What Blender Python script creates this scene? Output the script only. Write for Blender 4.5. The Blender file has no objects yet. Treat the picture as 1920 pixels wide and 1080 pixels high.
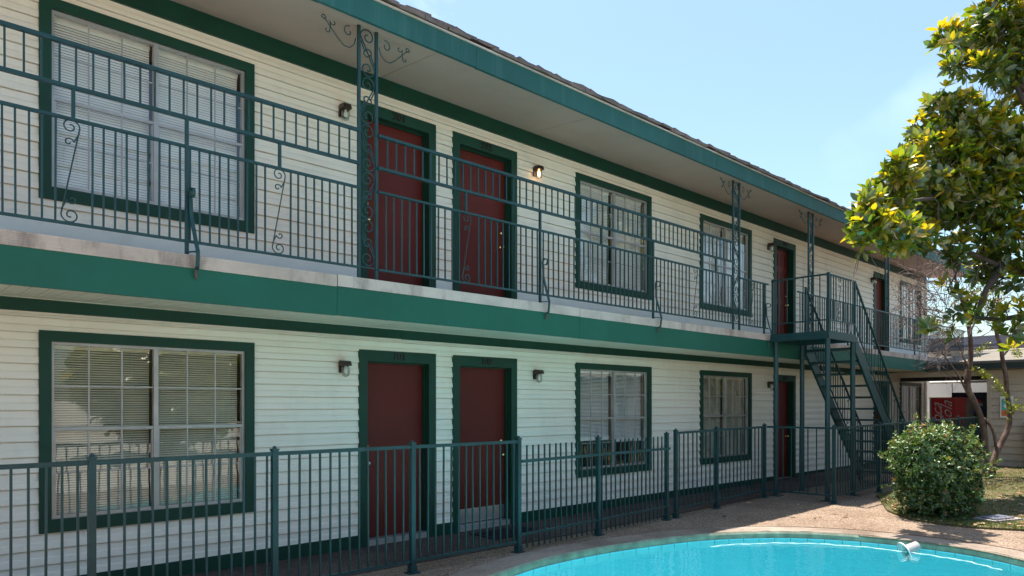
import bpy, math, random
import numpy as np
from mathutils import Vector, Matrix, Quaternion
random.seed(7); rng = np.random.default_rng(7)
C = bpy.context.scene.collection
sc = bpy.context.scene
PI = math.pi

# ------------------------------------------------------------------ camera, sky, sun, exposure
CA, SA, EYE = 0.68104, 0.73225, 1.625
cam = bpy.data.cameras.new('camera'); cam.lens = 36*1330/1920; cam.sensor_width = 36
cam.shift_y = 219/1920; cam.clip_end = 2000; cam.clip_start = 0.05
camo = bpy.data.objects.new('camera', cam); C.objects.link(camo)
camo.location = (0, 0, EYE); camo.rotation_euler = (PI/2, 0, math.radians(-42.925))
sc.camera = camo

SUN = Vector((0.09, 0.197, 1.0)).normalized()
world = bpy.data.worlds.new('World'); sc.world = world; world.use_nodes = True
wn, wl = world.node_tree.nodes, world.node_tree.links
bg = wn['Background']; bg.inputs['Strength'].default_value = 0.108
sky = wn.new('ShaderNodeTexSky'); sky.sky_type = 'NISHITA'; sky.sun_disc = False
sky.sun_elevation = math.asin(SUN.z); sky.sun_rotation = math.atan2(SUN.x, SUN.y)
sky.air_density = 1.15; sky.dust_density = 1.6; sky.ozone_density = 1.6
tc = wn.new('ShaderNodeTexCoord'); mp = wn.new('ShaderNodeMapping')
mp.inputs['Scale'].default_value = (1.2, 3.2, 5.0); mp.inputs['Rotation'].default_value = (0, 0.2, 0.6)
nz = wn.new('ShaderNodeTexNoise'); nz.inputs['Scale'].default_value = 1.7; nz.inputs['Detail'].default_value = 7; nz.inputs['Roughness'].default_value = 0.62
nz.inputs['Distortion'].default_value = 0.6
cr = wn.new('ShaderNodeValToRGB'); cr.color_ramp.elements[0].position = 0.66; cr.color_ramp.elements[1].position = 0.95
cr.color_ramp.elements[1].color = (0.4, 0.4, 0.4, 1)
mx = wn.new('ShaderNodeMixRGB'); mx.inputs[2].default_value = (7.5, 8.0, 8.6, 1)
wl.new(tc.outputs['Generated'], mp.inputs[0]); wl.new(mp.outputs[0], nz.inputs['Vector'])
wl.new(nz.outputs['Fac'], cr.inputs[0]); prev = None
for (wx, wz, rr) in ((1590, 290, 2.2), (1625, 268, 2.0), (1665, 240, 2.0), (1705, 212, 2.2), (1750, 185, 2.5)):
    dv = Vector((CA+(wx-960)/1330*SA, SA-(wx-960)/1330*CA, (759-wz)/1330)).normalized()
    dt = wn.new('ShaderNodeVectorMath'); dt.operation = 'DOT_PRODUCT'; dt.inputs[1].default_value = dv; wl.new(tc.outputs['Generated'], dt.inputs[0])
    rg = wn.new('ShaderNodeMapRange'); rg.interpolation_type = 'SMOOTHSTEP'; rg.inputs[1].default_value = math.cos(math.radians(rr*0.95)); rg.inputs[2].default_value = 1; rg.inputs[4].default_value = 0.13; wl.new(dt.outputs['Value'], rg.inputs[0])
    if prev is None: prev = rg.outputs[0]
    else:
        ad = wn.new('ShaderNodeMath'); ad.operation = 'MAXIMUM'; wl.new(prev, ad.inputs[0]); wl.new(rg.outputs[0], ad.inputs[1]); prev = ad.outputs[0]
wz2 = wn.new('ShaderNodeTexNoise'); wz2.inputs['Scale'].default_value = 9; wz2.inputs['Detail'].default_value = 8; wl.new(tc.outputs['Generated'], wz2.inputs['Vector'])
wm2 = wn.new('ShaderNodeMapRange'); wm2.inputs[1].default_value = 0.35; wm2.inputs[2].default_value = 0.75; wl.new(wz2.outputs['Fac'], wm2.inputs[0])
pr = wn.new('ShaderNodeMath'); pr.operation = 'MULTIPLY'; wl.new(prev, pr.inputs[0]); wl.new(wm2.outputs[0], pr.inputs[1])
sm = wn.new('ShaderNodeMath'); sm.operation = 'ADD'; sm.use_clamp = True; wl.new(cr.outputs[0], sm.inputs[0]); wl.new(pr.outputs[0], sm.inputs[1]); wl.new(sm.outputs[0], mx.inputs[0]); wl.new(sky.outputs[0], mx.inputs[1]); tn = wn.new('ShaderNodeMixRGB'); tn.blend_type = 'MULTIPLY'; tn.inputs[0].default_value = 1; tn.inputs[2].default_value = (0.92, 1.0, 0.97, 1); wl.new(mx.outputs[0], tn.inputs[1]); wl.new(tn.outputs[0], bg.inputs['Color'])
sl = bpy.data.lights.new('sun', 'SUN'); sl.energy = 5.0; sl.angle = math.radians(0.5); sl.color = (1, 0.93, 0.82)
so = bpy.data.objects.new('sun', sl); C.objects.link(so); so.rotation_euler = SUN.to_track_quat('Z', 'Y').to_euler()
so.location = (0, 0, 30)
vs = sc.view_settings; vs.view_transform = 'Standard'; vs.look = 'None'; vs.gamma = 1; vs.exposure = 1.2; vs.use_curve_mapping = False
sc.render.engine = 'CYCLES'; sc.cycles.max_bounces = 7; sc.cycles.transparent_max_bounces = 16; sc.cycles.diffuse_bounces = 5

# ------------------------------------------------------------------ helpers
WD = {}
def wd(o): return WD.get(o, Vector((0, 0, 0))) if o else Vector((0, 0, 0))
def at(px, py, d):
    l = (px-960)/1330*d
    return Vector((d*CA+l*SA, d*SA-l*CA, EYE-(py-759)*d/1330))
def g(x): return 0.009*max(0.0, x-7.0)

class MB:
    def __init__(s): s.v = []; s.f = []; s.m = []; s.cur = 0
    def add(s, vs_, fs):
        n = len(s.v); s.v += [tuple(p) for p in vs_]; s.f += [tuple(i+n for i in f) for f in fs]; s.m += [s.cur]*len(fs); return s
    def box(s, x0, x1, y0, y1, z0, z1):
        return s.add([(x, y, z) for x in (x0, x1) for y in (y0, y1) for z in (z0, z1)],
                     [(0, 1, 3, 2), (4, 6, 7, 5), (0, 4, 5, 1), (2, 3, 7, 6), (0, 2, 6, 4), (1, 5, 7, 3)])
    def bar(s, a, b, w, h, up=(0, 0, 1)):
        a = Vector(a); b = Vector(b); d = (b-a).normalized(); up = Vector(up)
        r = d.cross(up)
        if r.length < 1e-4: r = Vector((1, 0, 0))
        r.normalize(); u = r.cross(d).normalized()
        vs_ = [p+r*i*w/2+u*j*h/2 for p in (a, b) for i, j in ((-1, -1), (1, -1), (1, 1), (-1, 1))]
        return s.add(vs_, [(3, 2, 1, 0), (4, 5, 6, 7), (0, 1, 5, 4), (1, 2, 6, 5), (2, 3, 7, 6), (3, 0, 4, 7)])
    def tube(s, pts, r, n=5, cap=True):
        pts = [Vector(p) for p in pts]; k = len(pts)
        if not hasattr(r, '__len__'): r = [r]*k
        vs_ = []; t0 = (pts[1]-pts[0]).normalized()
        u = t0.cross(Vector((0, 0, 1)))
        if u.length < 0.1: u = t0.cross(Vector((0, 1, 0)))
        u.normalize()
        for i in range(k):
            t = (pts[min(i+1, k-1)]-pts[max(i-1, 0)])
            if t.length < 1e-9: t = t0
            t.normalize(); u = (u-t*u.dot(t))
            if u.length < 1e-6: u = t.orthogonal()
            u.normalize(); w = t.cross(u)
            for j in range(n):
                a = 2*PI*j/n; vs_.append(pts[i]+(u*math.cos(a)+w*math.sin(a))*r[i])
        fs = [(i*n+j, i*n+(j+1) % n, (i+1)*n+(j+1) % n, (i+1)*n+j) for i in range(k-1) for j in range(n)]
        if cap: fs += [tuple(range(n))[::-1], tuple((k-1)*n+j for j in range(n))]
        return s.add(vs_, fs)
    def lathe(s, prof, c=(0, 0, 0), n=16, axis='z'):
        vs_ = []
        for r, h in prof:
            for j in range(n):
                a = 2*PI*j/n; x, y = r*math.cos(a), r*math.sin(a)
                p = {'z': (x, y, h), 'y': (x, h, y), 'x': (h, x, y)}[axis]
                vs_.append((c[0]+p[0], c[1]+p[1], c[2]+p[2]))
        return s.add(vs_, [(i*n+j, i*n+(j+1) % n, (i+1)*n+(j+1) % n, (i+1)*n+j) for i in range(len(prof)-1) for j in range(n)])
    def mesh(s, name, mats, origin=(0, 0, 0), smooth=False):
        me = bpy.data.meshes.new(name); o = Vector(origin)
        me.from_pydata([(a-o.x, b-o.y, c-o.z) for a, b, c in s.v], [], s.f)
        for m in (mats if isinstance(mats, (list, tuple)) else [mats]): me.materials.append(m)
        if isinstance(mats, (list, tuple)): me.polygons.foreach_set('material_index', s.m)
        if smooth: me.polygons.foreach_set('use_smooth', [True]*len(s.f))
        me.update(); return me
    def build(s, name, mats, parent=None, origin=None, smooth=False):
        if origin is None:
            a = np.array(s.v); origin = ((a[:, 0].min()+a[:, 0].max())/2, (a[:, 1].min()+a[:, 1].max())/2, a[:, 2].min())
        return put(name, s.mesh(name, mats, origin, smooth), parent, origin)
def put(name, me, parent=None, loc=(0, 0, 0), rot=(0, 0, 0), scale=(1, 1, 1)):
    o = bpy.data.objects.new(name, me); C.objects.link(o)
    o.parent = parent; o.location = Vector(loc)-wd(parent); o.rotation_euler = rot; o.scale = scale
    WD[o] = Vector(loc); return o
def tag(o, label=None, cat=None, group=None, kind=None):
    if label: o['label'] = label
    if cat: o['category'] = cat
    if group: o['group'] = group
    if kind: o['kind'] = kind
    return o
def thing(name, label, cat, loc, rotz=0, group=None):
    o = bpy.data.objects.new(name, None); C.objects.link(o); o.empty_display_size = 0.2
    o.location = loc; o.rotation_euler = (0, 0, rotz)
    WD[o] = Vector(loc) if rotz == 0 else Vector((0, 0, 0))
    return tag(o, label, cat, group)
def cmesh(name, verts, faces, mat, rnd=None, smooth=False):
    me = bpy.data.meshes.new(name); verts = np.asarray(verts, dtype=np.float32); faces = np.asarray(faces, dtype=np.int32)
    nf, k = faces.shape
    me.vertices.add(len(verts)); me.vertices.foreach_set('co', verts.ravel())
    me.loops.add(nf*k); me.loops.foreach_set('vertex_index', faces.ravel())
    me.polygons.add(nf); me.polygons.foreach_set('loop_start', np.arange(0, nf*k, k, dtype=np.int32))
    if smooth: me.polygons.foreach_set('use_smooth', [True]*nf)
    me.update(calc_edges=True)
    if rnd is not None:
        a = me.attributes.new('rnd', 'FLOAT', 'FACE'); a.data.foreach_set('value', np.asarray(rnd, dtype=np.float32))
    me.materials.append(mat); return me

# ------------------------------------------------------------------ materials
def newmat(name):
    m = bpy.data.materials.new(name); m.use_nodes = True
    nt = m.node_tree; return m, nt.nodes, nt.links, nt.nodes['Principled BSDF']
def paint(name, col, rough=0.5, var=0.12, scale=1.5, bump=0.1, bscale=60, dirt=None, dirt_amt=0.3, metal=0, spec=0.5, dscale=2.5, stretch=(1, 1, 0.35)):
    m, n, l, p = newmat(name)
    geo = n.new('ShaderNodeNewGeometry')
    a = n.new('ShaderNodeTexNoise'); a.inputs['Scale'].default_value = scale; a.inputs['Detail'].default_value = 6
    l.new(geo.outputs['Position'], a.inputs['Vector'])
    r = n.new('ShaderNodeMapRange'); r.inputs[1].default_value = 0.3; r.inputs[2].default_value = 0.7; r.inputs[3].default_value = 1-var; r.inputs[4].default_value = 1+var
    l.new(a.outputs['Fac'], r.inputs[0])
    mu = n.new('ShaderNodeVectorMath'); mu.operation = 'SCALE'; mu.inputs[0].default_value = col[:3]; l.new(r.outputs[0], mu.inputs['Scale'])
    out = mu.outputs[0]
    if dirt:
        d = n.new('ShaderNodeTexNoise'); d.inputs['Scale'].default_value = dscale; d.inputs['Detail'].default_value = 9; d.inputs['Roughness'].default_value = 0.7
        mp_ = n.new('ShaderNodeMapping'); mp_.inputs['Scale'].default_value = stretch; mp_.inputs['Location'].default_value = (5, 3, 1)
        l.new(geo.outputs['Position'], mp_.inputs[0]); l.new(mp_.outputs[0], d.inputs['Vector'])
        dr = n.new('ShaderNodeMapRange'); dr.inputs[1].default_value = 0.5; dr.inputs[2].default_value = 0.75; dr.inputs[3].default_value = 0; dr.inputs[4].default_value = dirt_amt
        l.new(d.outputs['Fac'], dr.inputs[0])
        mm = n.new('ShaderNodeMixRGB'); mm.inputs[2].default_value = (*dirt, 1); l.new(dr.outputs[0], mm.inputs[0]); l.new(out, mm.inputs[1]); out = mm.outputs[0]
    l.new(out, p.inputs['Base Color'])
    p.inputs['Roughness'].default_value = rough; p.inputs['Metallic'].default_value = metal; p.inputs['Specular IOR Level'].default_value = spec
    if bump:
        b = n.new('ShaderNodeTexNoise'); b.inputs['Scale'].default_value = bscale; b.inputs['Detail'].default_value = 4
        l.new(geo.outputs['Position'], b.inputs['Vector'])
        bb = n.new('ShaderNodeBump'); bb.inputs['Strength'].default_value = bump; bb.inputs['Distance'].default_value = 0.01
        l.new(b.outputs['Fac'], bb.inputs['Height']); l.new(bb.outputs[0], p.inputs['Normal'])
    return m
M = {}
M['siding'] = paint('cream_vinyl_siding', (0.83, 0.755, 0.655), 0.45, 0.05, 0.8, 0.06, 25, (0.42, 0.38, 0.30), 0.25)
M['base_board'] = paint('white_base_board', (0.76, 0.75, 0.71), 0.5, 0.06, 1.2, 0.05, 25, (0.5, 0.46, 0.4), 0.3)
M['trim'] = paint('dark_green_trim_paint', (0.0065, 0.047, 0.030), 0.5, 0.14, 2.0, 0.12, 40, (0.012, 0.05, 0.035), 0.4, spec=0.3)
M['fascia'] = paint('sea_green_fascia_paint', (0.008, 0.098, 0.063), 0.55, 0.10, 1.3, 0.12, 20, (0.014, 0.12, 0.09), 0.5, spec=0.35)
M['roof_fascia'] = paint('weathered_teal_fascia_paint', (0.017, 0.098, 0.094), 0.6, 0.14, 1.1, 0.12, 20, (0.06, 0.17, 0.165), 0.6, spec=0.35, stretch=(4, 1, .3), dscale=1.6)
M['iron'] = paint('teal_green_iron_paint', (0.006, 0.045, 0.049), 0.42, 0.2, 5, 0.15, 90, (0.01, 0.025, 0.022), 0.6, dscale=9)
M['rust'] = paint('rusty_iron', (0.09, 0.06, 0.045), 0.8, 0.3, 20, 0.3, 90)
M['door'] = paint('oxblood_door_paint', (0.112, 0.014, 0.010), 0.5, 0.12, 1.5, 0.05, 30, (0.165, 0.026, 0.020), 0.4, spec=0.25)
M['nosing'] = paint('weathered_pinkish_edge_board', (0.55, 0.43, 0.375), 0.7, 0.15, 3, 0.2, 40, (0.10, 0.06, 0.045), 1.0, dscale=3.2)
M['soffit'] = paint('taupe_painted_soffit', (0.42, 0.30, 0.25), 0.75, 0.05, 0.9, 0.1, 60, (0.28, 0.24, 0.21), 0.4)
M['vinyl'] = paint('cream_vinyl_soffit', (0.66, 0.62, 0.52), 0.5, 0.05, 2, 0.03, 30)
M['alu'] = paint('mill_aluminium', (0.42, 0.39, 0.38), 0.4, 0.12, 6, 0.1, 60, (0.3, 0.26, 0.23), 0.5, metal=0.5, dscale=8)
M['blind'] = paint('ivory_blind_slats', (0.86, 0.85, 0.80), 0.5, 0.06, 3, 0, 10)
M['blind_tan'] = paint('tan_blind_slats', (0.72, 0.66, 0.49), 0.5, 0.1, 3, 0, 10)
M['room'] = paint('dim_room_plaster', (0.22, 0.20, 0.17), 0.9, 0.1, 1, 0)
M['shingle'] = paint('brown_asphalt_shingle', (0.17, 0.13, 0.12), 0.9, 0.3, 4, 0.8, 220, (0.30, 0.23, 0.21), 0.8, dscale=5)
M['felt'] = paint('black_roof_felt', (0.03, 0.027, 0.026), 0.9, 0.2, 6, 0.4, 80)
M['drip'] = paint('pale_drip_edge', (0.55, 0.45, 0.41), 0.6, 0.15, 5, 0.1, 60)
M['brown'] = paint('dark_bronze_metal', (0.035, 0.016, 0.012), 0.4, 0.2, 6, 0.05)
M['brass'] = paint('polished_brass', (0.85, 0.62, 0.25), 0.2, 0.05, 6, 0, metal=1)
M['steel'] = paint('brushed_steel', (0.62, 0.62, 0.63), 0.3, 0.08, 6, 0.05, metal=0.9)
M['black'] = paint('black_paint', (0.008, 0.010, 0.009), 0.5, 0.1, 6, 0)
M['bark'] = paint('smooth_mottled_bark', (0.12, 0.07, 0.055), 0.8, 0.4, 9, 0.5, 40, (0.40, 0.32, 0.28), 0.6, dscale=6)
M['darkbark'] = paint('dark_grey_bark', (0.07, 0.055, 0.048), 0.9, 0.3, 9, 0.6, 50)
M['twig'] = paint('grey_brown_twig', (0.16, 0.11, 0.10), 0.8, 0.3, 12, 0)
M['tan_siding'] = paint('tan_lap_siding', (0.50, 0.41, 0.33), 0.65, 0.08, 1.5, 0.15, 30, (0.25, 0.2, 0.16), 0.4)
M['tan_roof'] = paint('tan_gravel_roofing', (0.17, 0.15, 0.125), 0.95, 0.12, 3, 0.4, 60)
M['slate'] = paint('blue_grey_metal_fascia', (0.14, 0.14, 0.18), 0.5, 0.08, 1, 0.05)
M['dark_fascia'] = paint('blackish_green_fascia', (0.012, 0.03, 0.032), 0.5, 0.15, 2, 0.1)
M['white'] = paint('white_wall_paint', (0.78, 0.78, 0.76), 0.6, 0.04, 1, 0.05, 30, (0.6, 0.58, 0.55), 0.3)
M['red_panel'] = paint('glossy_red_panel', (0.68, 0.014, 0.018), 0.3, 0.05, 2, 0)
M['red_panel_light'] = paint('lighter_red_panel', (0.74, 0.06, 0.05), 0.35, 0.05, 2, 0)
M['navy'] = paint('dark_navy_panel', (0.008, 0.010, 0.05), 0.3, 0.5, 2.5, 0, 10, (0.02, 0.06, 0.35), 0.9, dscale=2.2)
M['grey_metal'] = paint('grey_cabinet_metal', (0.42, 0.45, 0.48), 0.5, 0.05, 2, 0)
M['logo_white'] = paint('white_print', (0.8, 0.8, 0.8), 0.5, 0, 1, 0)
M['logo_red'] = paint('red_print', (0.6, 0.02, 0.02), 0.5, 0, 1, 0)
M['logo_blue'] = paint('blue_print', (0.02, 0.08, 0.5), 0.5, 0, 1, 0)
M['teal_print'] = paint('teal_print', (0.10, 0.42, 0.38), 0.4, 0.4, 9, 0)
M['orange_print'] = paint('orange_print', (0.65, 0.16, 0.05), 0.4, 0.3, 9, 0)
M['utility'] = paint('dark_green_cabinet', (0.012, 0.055, 0.05), 0.5, 0.15, 2, 0.05)
M['tile'] = paint('pool_blue_tile', (0.21, 0.60, 0.66), 0.3, 0.05, 3, 0, 10)
M['grout'] = paint('dark_grout', (0.04, 0.20, 0.23), 0.8, 0.1, 5, 0)
M['coping_side'] = paint('damp_greenish_coping', (0.20, 0.23, 0.17), 0.85, 0.3, 8, 0.6, 50, (0.12, 0.13, 0.10), 0.6, dscale=7)
M['mat_rubber'] = paint('black_rubber', (0.02, 0.018, 0.025), 0.9, 0.2, 20, 0.5, 150)
M['plastic'] = paint('grey_white_plastic', (0.36, 0.34, 0.34), 0.4, 0.1, 8, 0)
M['asphalt'] = paint('pale_ground', (0.40, 0.36, 0.30), 0.95, 0.2, 0.4, 0.5, 30)
M['lid'] = paint('grey_concrete_lid', (0.30, 0.26, 0.25), 0.8, 0.2, 6, 0.4, 60)

def tex_ground(name, c1, c2, c3, vscale, stain, stain_amt, bumpd=0.004, rough=0.9):
    m, n, l, p = newmat(name); geo = n.new('ShaderNodeNewGeometry')
    v = n.new('ShaderNodeTexVoronoi'); v.inputs['Scale'].default_value = vscale; l.new(geo.outputs['Position'], v.inputs['Vector'])
    sx = n.new('ShaderNodeSeparateColor'); l.new(v.outputs['Color'], sx.inputs[0])
    r = n.new('ShaderNodeValToRGB'); e = r.color_ramp.elements; e[0].color = (*c1, 1); e[1].color = (*c3, 1); q = e.new(0.5); q.color = (*c2, 1)
    l.new(sx.outputs[0], r.inputs[0])
    d = n.new('ShaderNodeTexNoise'); d.inputs['Scale'].default_value = 0.9; d.inputs['Detail'].default_value = 10; d.inputs['Roughness'].default_value = 0.65
    l.new(geo.outputs['Position'], d.inputs['Vector'])
    dr = n.new('ShaderNodeMapRange'); dr.inputs[1].default_value = 0.42; dr.inputs[2].default_value = 0.68; dr.inputs[4].default_value = stain_amt; l.new(d.outputs['Fac'], dr.inputs[0])
    mm = n.new('ShaderNodeMixRGB'); mm.blend_type = 'MULTIPLY'; mm.inputs[2].default_value = (*stain, 1)
    l.new(dr.outputs[0], mm.inputs[0]); l.new(r.outputs[0], mm.inputs[1]); l.new(mm.outputs[0], p.inputs['Base Color'])
    p.inputs['Roughness'].default_value = rough; p.inputs['Specular IOR Level'].default_value = 0.25
    b = n.new('ShaderNodeBump'); b.inputs['Strength'].default_value = 0.8; b.inputs['Distance'].default_value = bumpd; b.invert = True
    l.new(v.outputs['Distance'], b.inputs['Height']); l.new(b.outputs[0], p.inputs['Normal']); return m
M['pebble'] = tex_ground('exposed_aggregate_deck', (0.11, 0.075, 0.06), (0.22, 0.16, 0.12), (0.37, 0.28, 0.205), 72, (0.62, 0.55, 0.5), 0.7)
M['coping'] = tex_ground('worn_concrete_coping', (0.24, 0.19, 0.155), (0.30, 0.245, 0.205), (0.38, 0.32, 0.27), 110, (0.42, 0.36, 0.32), 0.9, 0.002)
M['soil'] = tex_ground('dry_lawn_soil', (0.06, 0.045, 0.025), (0.10, 0.09, 0.035), (0.17, 0.14, 0.08), 45, (0.5, 0.7, 0.35), 0.8)

def glassmat(name, tint=(1, 1, 1), ior=1.5, rough=0.0, bump=0.0, bscale=3, boost=1.0):
    m, n, l, p = newmat(name); n.remove(p); out = n['Material Output']
    t = n.new('ShaderNodeBsdfTransparent'); t.inputs[0].default_value = (*tint, 1)
    gl = n.new('ShaderNodeBsdfGlossy'); gl.inputs['Roughness'].default_value = rough
    f = n.new('ShaderNodeFresnel'); f.inputs['IOR'].default_value = ior
    gq = n.new('ShaderNodeNewGeometry'); mr = n.new('ShaderNodeMapRange'); mr.inputs[3].default_value = ior; mr.inputs[4].default_value = 1/ior
    l.new(gq.outputs['Backfacing'], mr.inputs[0]); l.new(mr.outputs[0], f.inputs['IOR'])   # same mirror strength from both sides
    mu = n.new('ShaderNodeMath'); mu.operation = 'MULTIPLY'; mu.inputs[1].default_value = boost; mu.use_clamp = True
    mix = n.new('ShaderNodeMixShader'); l.new(f.outputs[0], mu.inputs[0]); l.new(mu.outputs[0], mix.inputs[0]); l.new(t.outputs[0], mix.inputs[1]); l.new(gl.outputs[0], mix.inputs[2]); l.new(mix.outputs[0], out.inputs[0])
    if bump:
        geo = n.new('ShaderNodeNewGeometry'); a = n.new('ShaderNodeTexNoise'); a.inputs['Scale'].default_value = bscale; a.inputs['Detail'].default_value = 3
        l.new(geo.outputs['Position'], a.inputs['Vector'])
        b = n.new('ShaderNodeBump'); b.inputs['Strength'].default_value = bump; b.inputs['Distance'].default_value = 0.02; l.new(a.outputs['Fac'], b.inputs['Height'])
        l.new(b.outputs[0], gl.inputs['Normal']); l.new(b.outputs[0], f.inputs['Normal'])
    return m
M['glass'] = glassmat('window_glass', (0.99, 0.99, 0.99), 1.5, 0.0, 0.10, 2.0, 1.5)
M['lampglass'] = glassmat('ribbed_lamp_glass', (0.8, 0.8, 0.76), 1.5, 0.15, 0, 3, 3.0)
M['water'] = glassmat('pool_water', (0.66, 0.96, 0.97), 1.33, 0.0, 0.35, 5)
def shellmat():
    m, n, l, p = newmat('pool_plaster_blue'); geo = n.new('ShaderNodeNewGeometry')
    a = n.new('ShaderNodeTexNoise'); a.inputs['Scale'].default_value = 1.2; l.new(geo.outputs['Position'], a.inputs['Vector'])
    r = n.new('ShaderNodeMixRGB'); r.inputs[1].default_value = (0.19, 0.58, 0.65, 1); r.inputs[2].default_value = (0.23, 0.62, 0.68, 1)
    l.new(a.outputs['Fac'], r.inputs[0]); l.new(r.outputs[0], p.inputs['Base Color']); p.inputs['Roughness'].default_value = 0.8; return m
M['shell'] = shellmat()
def bulbmat():
    m, n, l, p = newmat('lit_bulb'); p.inputs['Emission Color'].default_value = (1, 0.55, 0.2, 1); p.inputs['Emission Strength'].default_value = 7; return m
M['bulb'] = bulbmat()
def leafmat(name, stops, trans=0.35, back=None, gloss=0.12, rough=0.35):
    m, n, l, p = newmat(name); n.remove(p); out = n['Material Output']
    at_ = n.new('ShaderNodeAttribute'); at_.attribute_name = 'rnd'
    r = n.new('ShaderNodeValToRGB'); e = r.color_ramp.elements
    e[0].position = stops[0][0]; e[0].color = (*stops[0][1], 1); e[1].position = stops[-1][0]; e[1].color = (*stops[-1][1], 1)
    for s, c in stops[1:-1]: q = e.new(s); q.color = (*c, 1)
    l.new(at_.outputs['Fac'], r.inputs[0]); col = r.outputs[0]
    if back:
        geo = n.new('ShaderNodeNewGeometry'); mm = n.new('ShaderNodeMixRGB'); mm.inputs[2].default_value = (*back, 1)
        mu = n.new('ShaderNodeMath'); mu.operation = 'MULTIPLY'; mu.inputs[1].default_value = 0.28; l.new(geo.outputs['Backfacing'], mu.inputs[0])
        l.new(mu.outputs[0], mm.inputs[0]); l.new(col, mm.inputs[1]); dcol = mm.outputs[0]
    else: dcol = col
    d = n.new('ShaderNodeBsdfDiffuse'); l.new(dcol, d.inputs[0])
    t = n.new('ShaderNodeBsdfTranslucent')
    tm = n.new('ShaderNodeMixRGB'); tm.blend_type = 'MULTIPLY'; tm.inputs[0].default_value = 1; tm.inputs[2].default_value = (1.5, 1.35, 0.35, 1); l.new(col, tm.inputs[1]); l.new(tm.outputs[0], t.inputs[0])
    m1 = n.new('ShaderNodeMixShader'); m1.inputs[0].default_value = trans; l.new(d.outputs[0], m1.inputs[1]); l.new(t.outputs[0], m1.inputs[2])
    gl = n.new('ShaderNodeBsdfGlossy'); gl.inputs['Roughness'].default_value = rough; gl.inputs[0].default_value = (0.9, 0.95, 0.9, 1)
    m2 = n.new('ShaderNodeMixShader'); m2.inputs[0].default_value = gloss; l.new(m1.outputs[0], m2.inputs[1]); l.new(gl.outputs[0], m2.inputs[2]); l.new(m2.outputs[0], out.inputs[0])
    return m
M['magnolia'] = leafmat('magnolia_leaf', [(0, (0.025, 0.06, 0.018)), (0.40, (0.07, 0.15, 0.022)), (0.70, (0.23, 0.28, 0.022)), (1, (0.50, 0.37, 0.025))], 0.5, (0.22, 0.11, 0.03), 0.08, 0.28)
M['bush'] = leafmat('shrub_leaf', [(0, (0.022, 0.065, 0.015)), (0.5, (0.055, 0.14, 0.025)), (0.85, (0.17, 0.25, 0.06)), (1, (0.22, 0.10, 0.05))], 0.35, None, 0.07, 0.45)
M['myrtle'] = leafmat('small_yellow_green_leaf', [(0, (0.12, 0.17, 0.03)), (1, (0.28, 0.28, 0.05))], 0.4, None, 0.05)
M['grass'] = leafmat('grass_blade', [(0, (0.05, 0.10, 0.02)), (0.6, (0.09, 0.14, 0.03)), (1, (0.28, 0.23, 0.11))], 0.3, None, 0.03)
M['litter'] = leafmat('dry_fallen_leaf', [(0, (0.16, 0.07, 0.035)), (0.5, (0.30, 0.17, 0.09)), (1, (0.50, 0.36, 0.24))], 0.1, None, 0.05)

# ------------------------------------------------------------------ ground, deck, pool
pool_ctrl = [(4.9, 5.13), (5.5, 5.19), (6.2, 5.17), (6.92, 5.05), (7.6, 4.87), (8.2, 4.57), (8.72, 4.12), (9.06, 3.5), (9.17, 2.8), (9.1, 2.2), (8.75, 1.6),
             (8.0, 0.95), (6.9, 0.55), (5.2, 0.5), (3.6, 0.9), (2.6, 1.8), (2.3, 3.0), (2.8, 4.1), (3.8, 4.8)]
def catmull(P, n):
    out = []; k = len(P)
    for i in range(k):
        p0, p1, p2, p3 = [np.array(P[(i+j-1) % k], float) for j in range(4)]
        for t in np.linspace(0, 1, n, endpoint=False):
            out.append(0.5*((2*p1)+(-p0+p2)*t+(2*p0-5*p1+4*p2-p3)*t*t+(-p0+3*p1-3*p2+p3)*t**3))
    return np.array(out)
pool = catmull(pool_ctrl, 8); NP = len(pool)
tg = np.roll(pool, -1, 0)-np.roll(pool, 1, 0); nrm = np.stack([tg[:, 1], -tg[:, 0]], 1); nrm /= np.linalg.norm(nrm, axis=1)[:, None]
if np.sum(nrm[0]*(pool[0]-pool.mean(0))) < 0: nrm = -nrm
cen = np.array([6.0, 2.8])
def ring_mesh(rings, name, mat, smooth=False):
    mb = MB(); V = [p for r in rings for p in r]
    F = []
    for i in range(len(rings)-1):
        for j in range(NP):
            a, b = i*NP+j, i*NP+(j+1) % NP; F.append((a, b, b+NP, a+NP))
    mb.add(V, F); o = mb.build(name, mat, None, (0, 0, 0), smooth); return tag(o, kind='structure')
cop = pool+nrm*0.34
jit = rng.normal(0, 0.004, NP)
ring_mesh([[(*p, -0.05) for p in pool], [(*(p+n*0.0-n*0.012*0), -0.005) for p, n in zip(pool, nrm)], [(*(p+n*0.018), 0.026+j) for p, n, j in zip(pool, nrm, jit)],
           [(*(p+n*0.18), 0.031) for p, n in zip(pool, nrm)], [(*(p+n*0.33), 0.027) for p, n in zip(pool, nrm)], [(*(p+n*0.345), -0.02) for p, n in zip(pool, nrm)]], 'pool_coping', [M['coping']])
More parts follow.
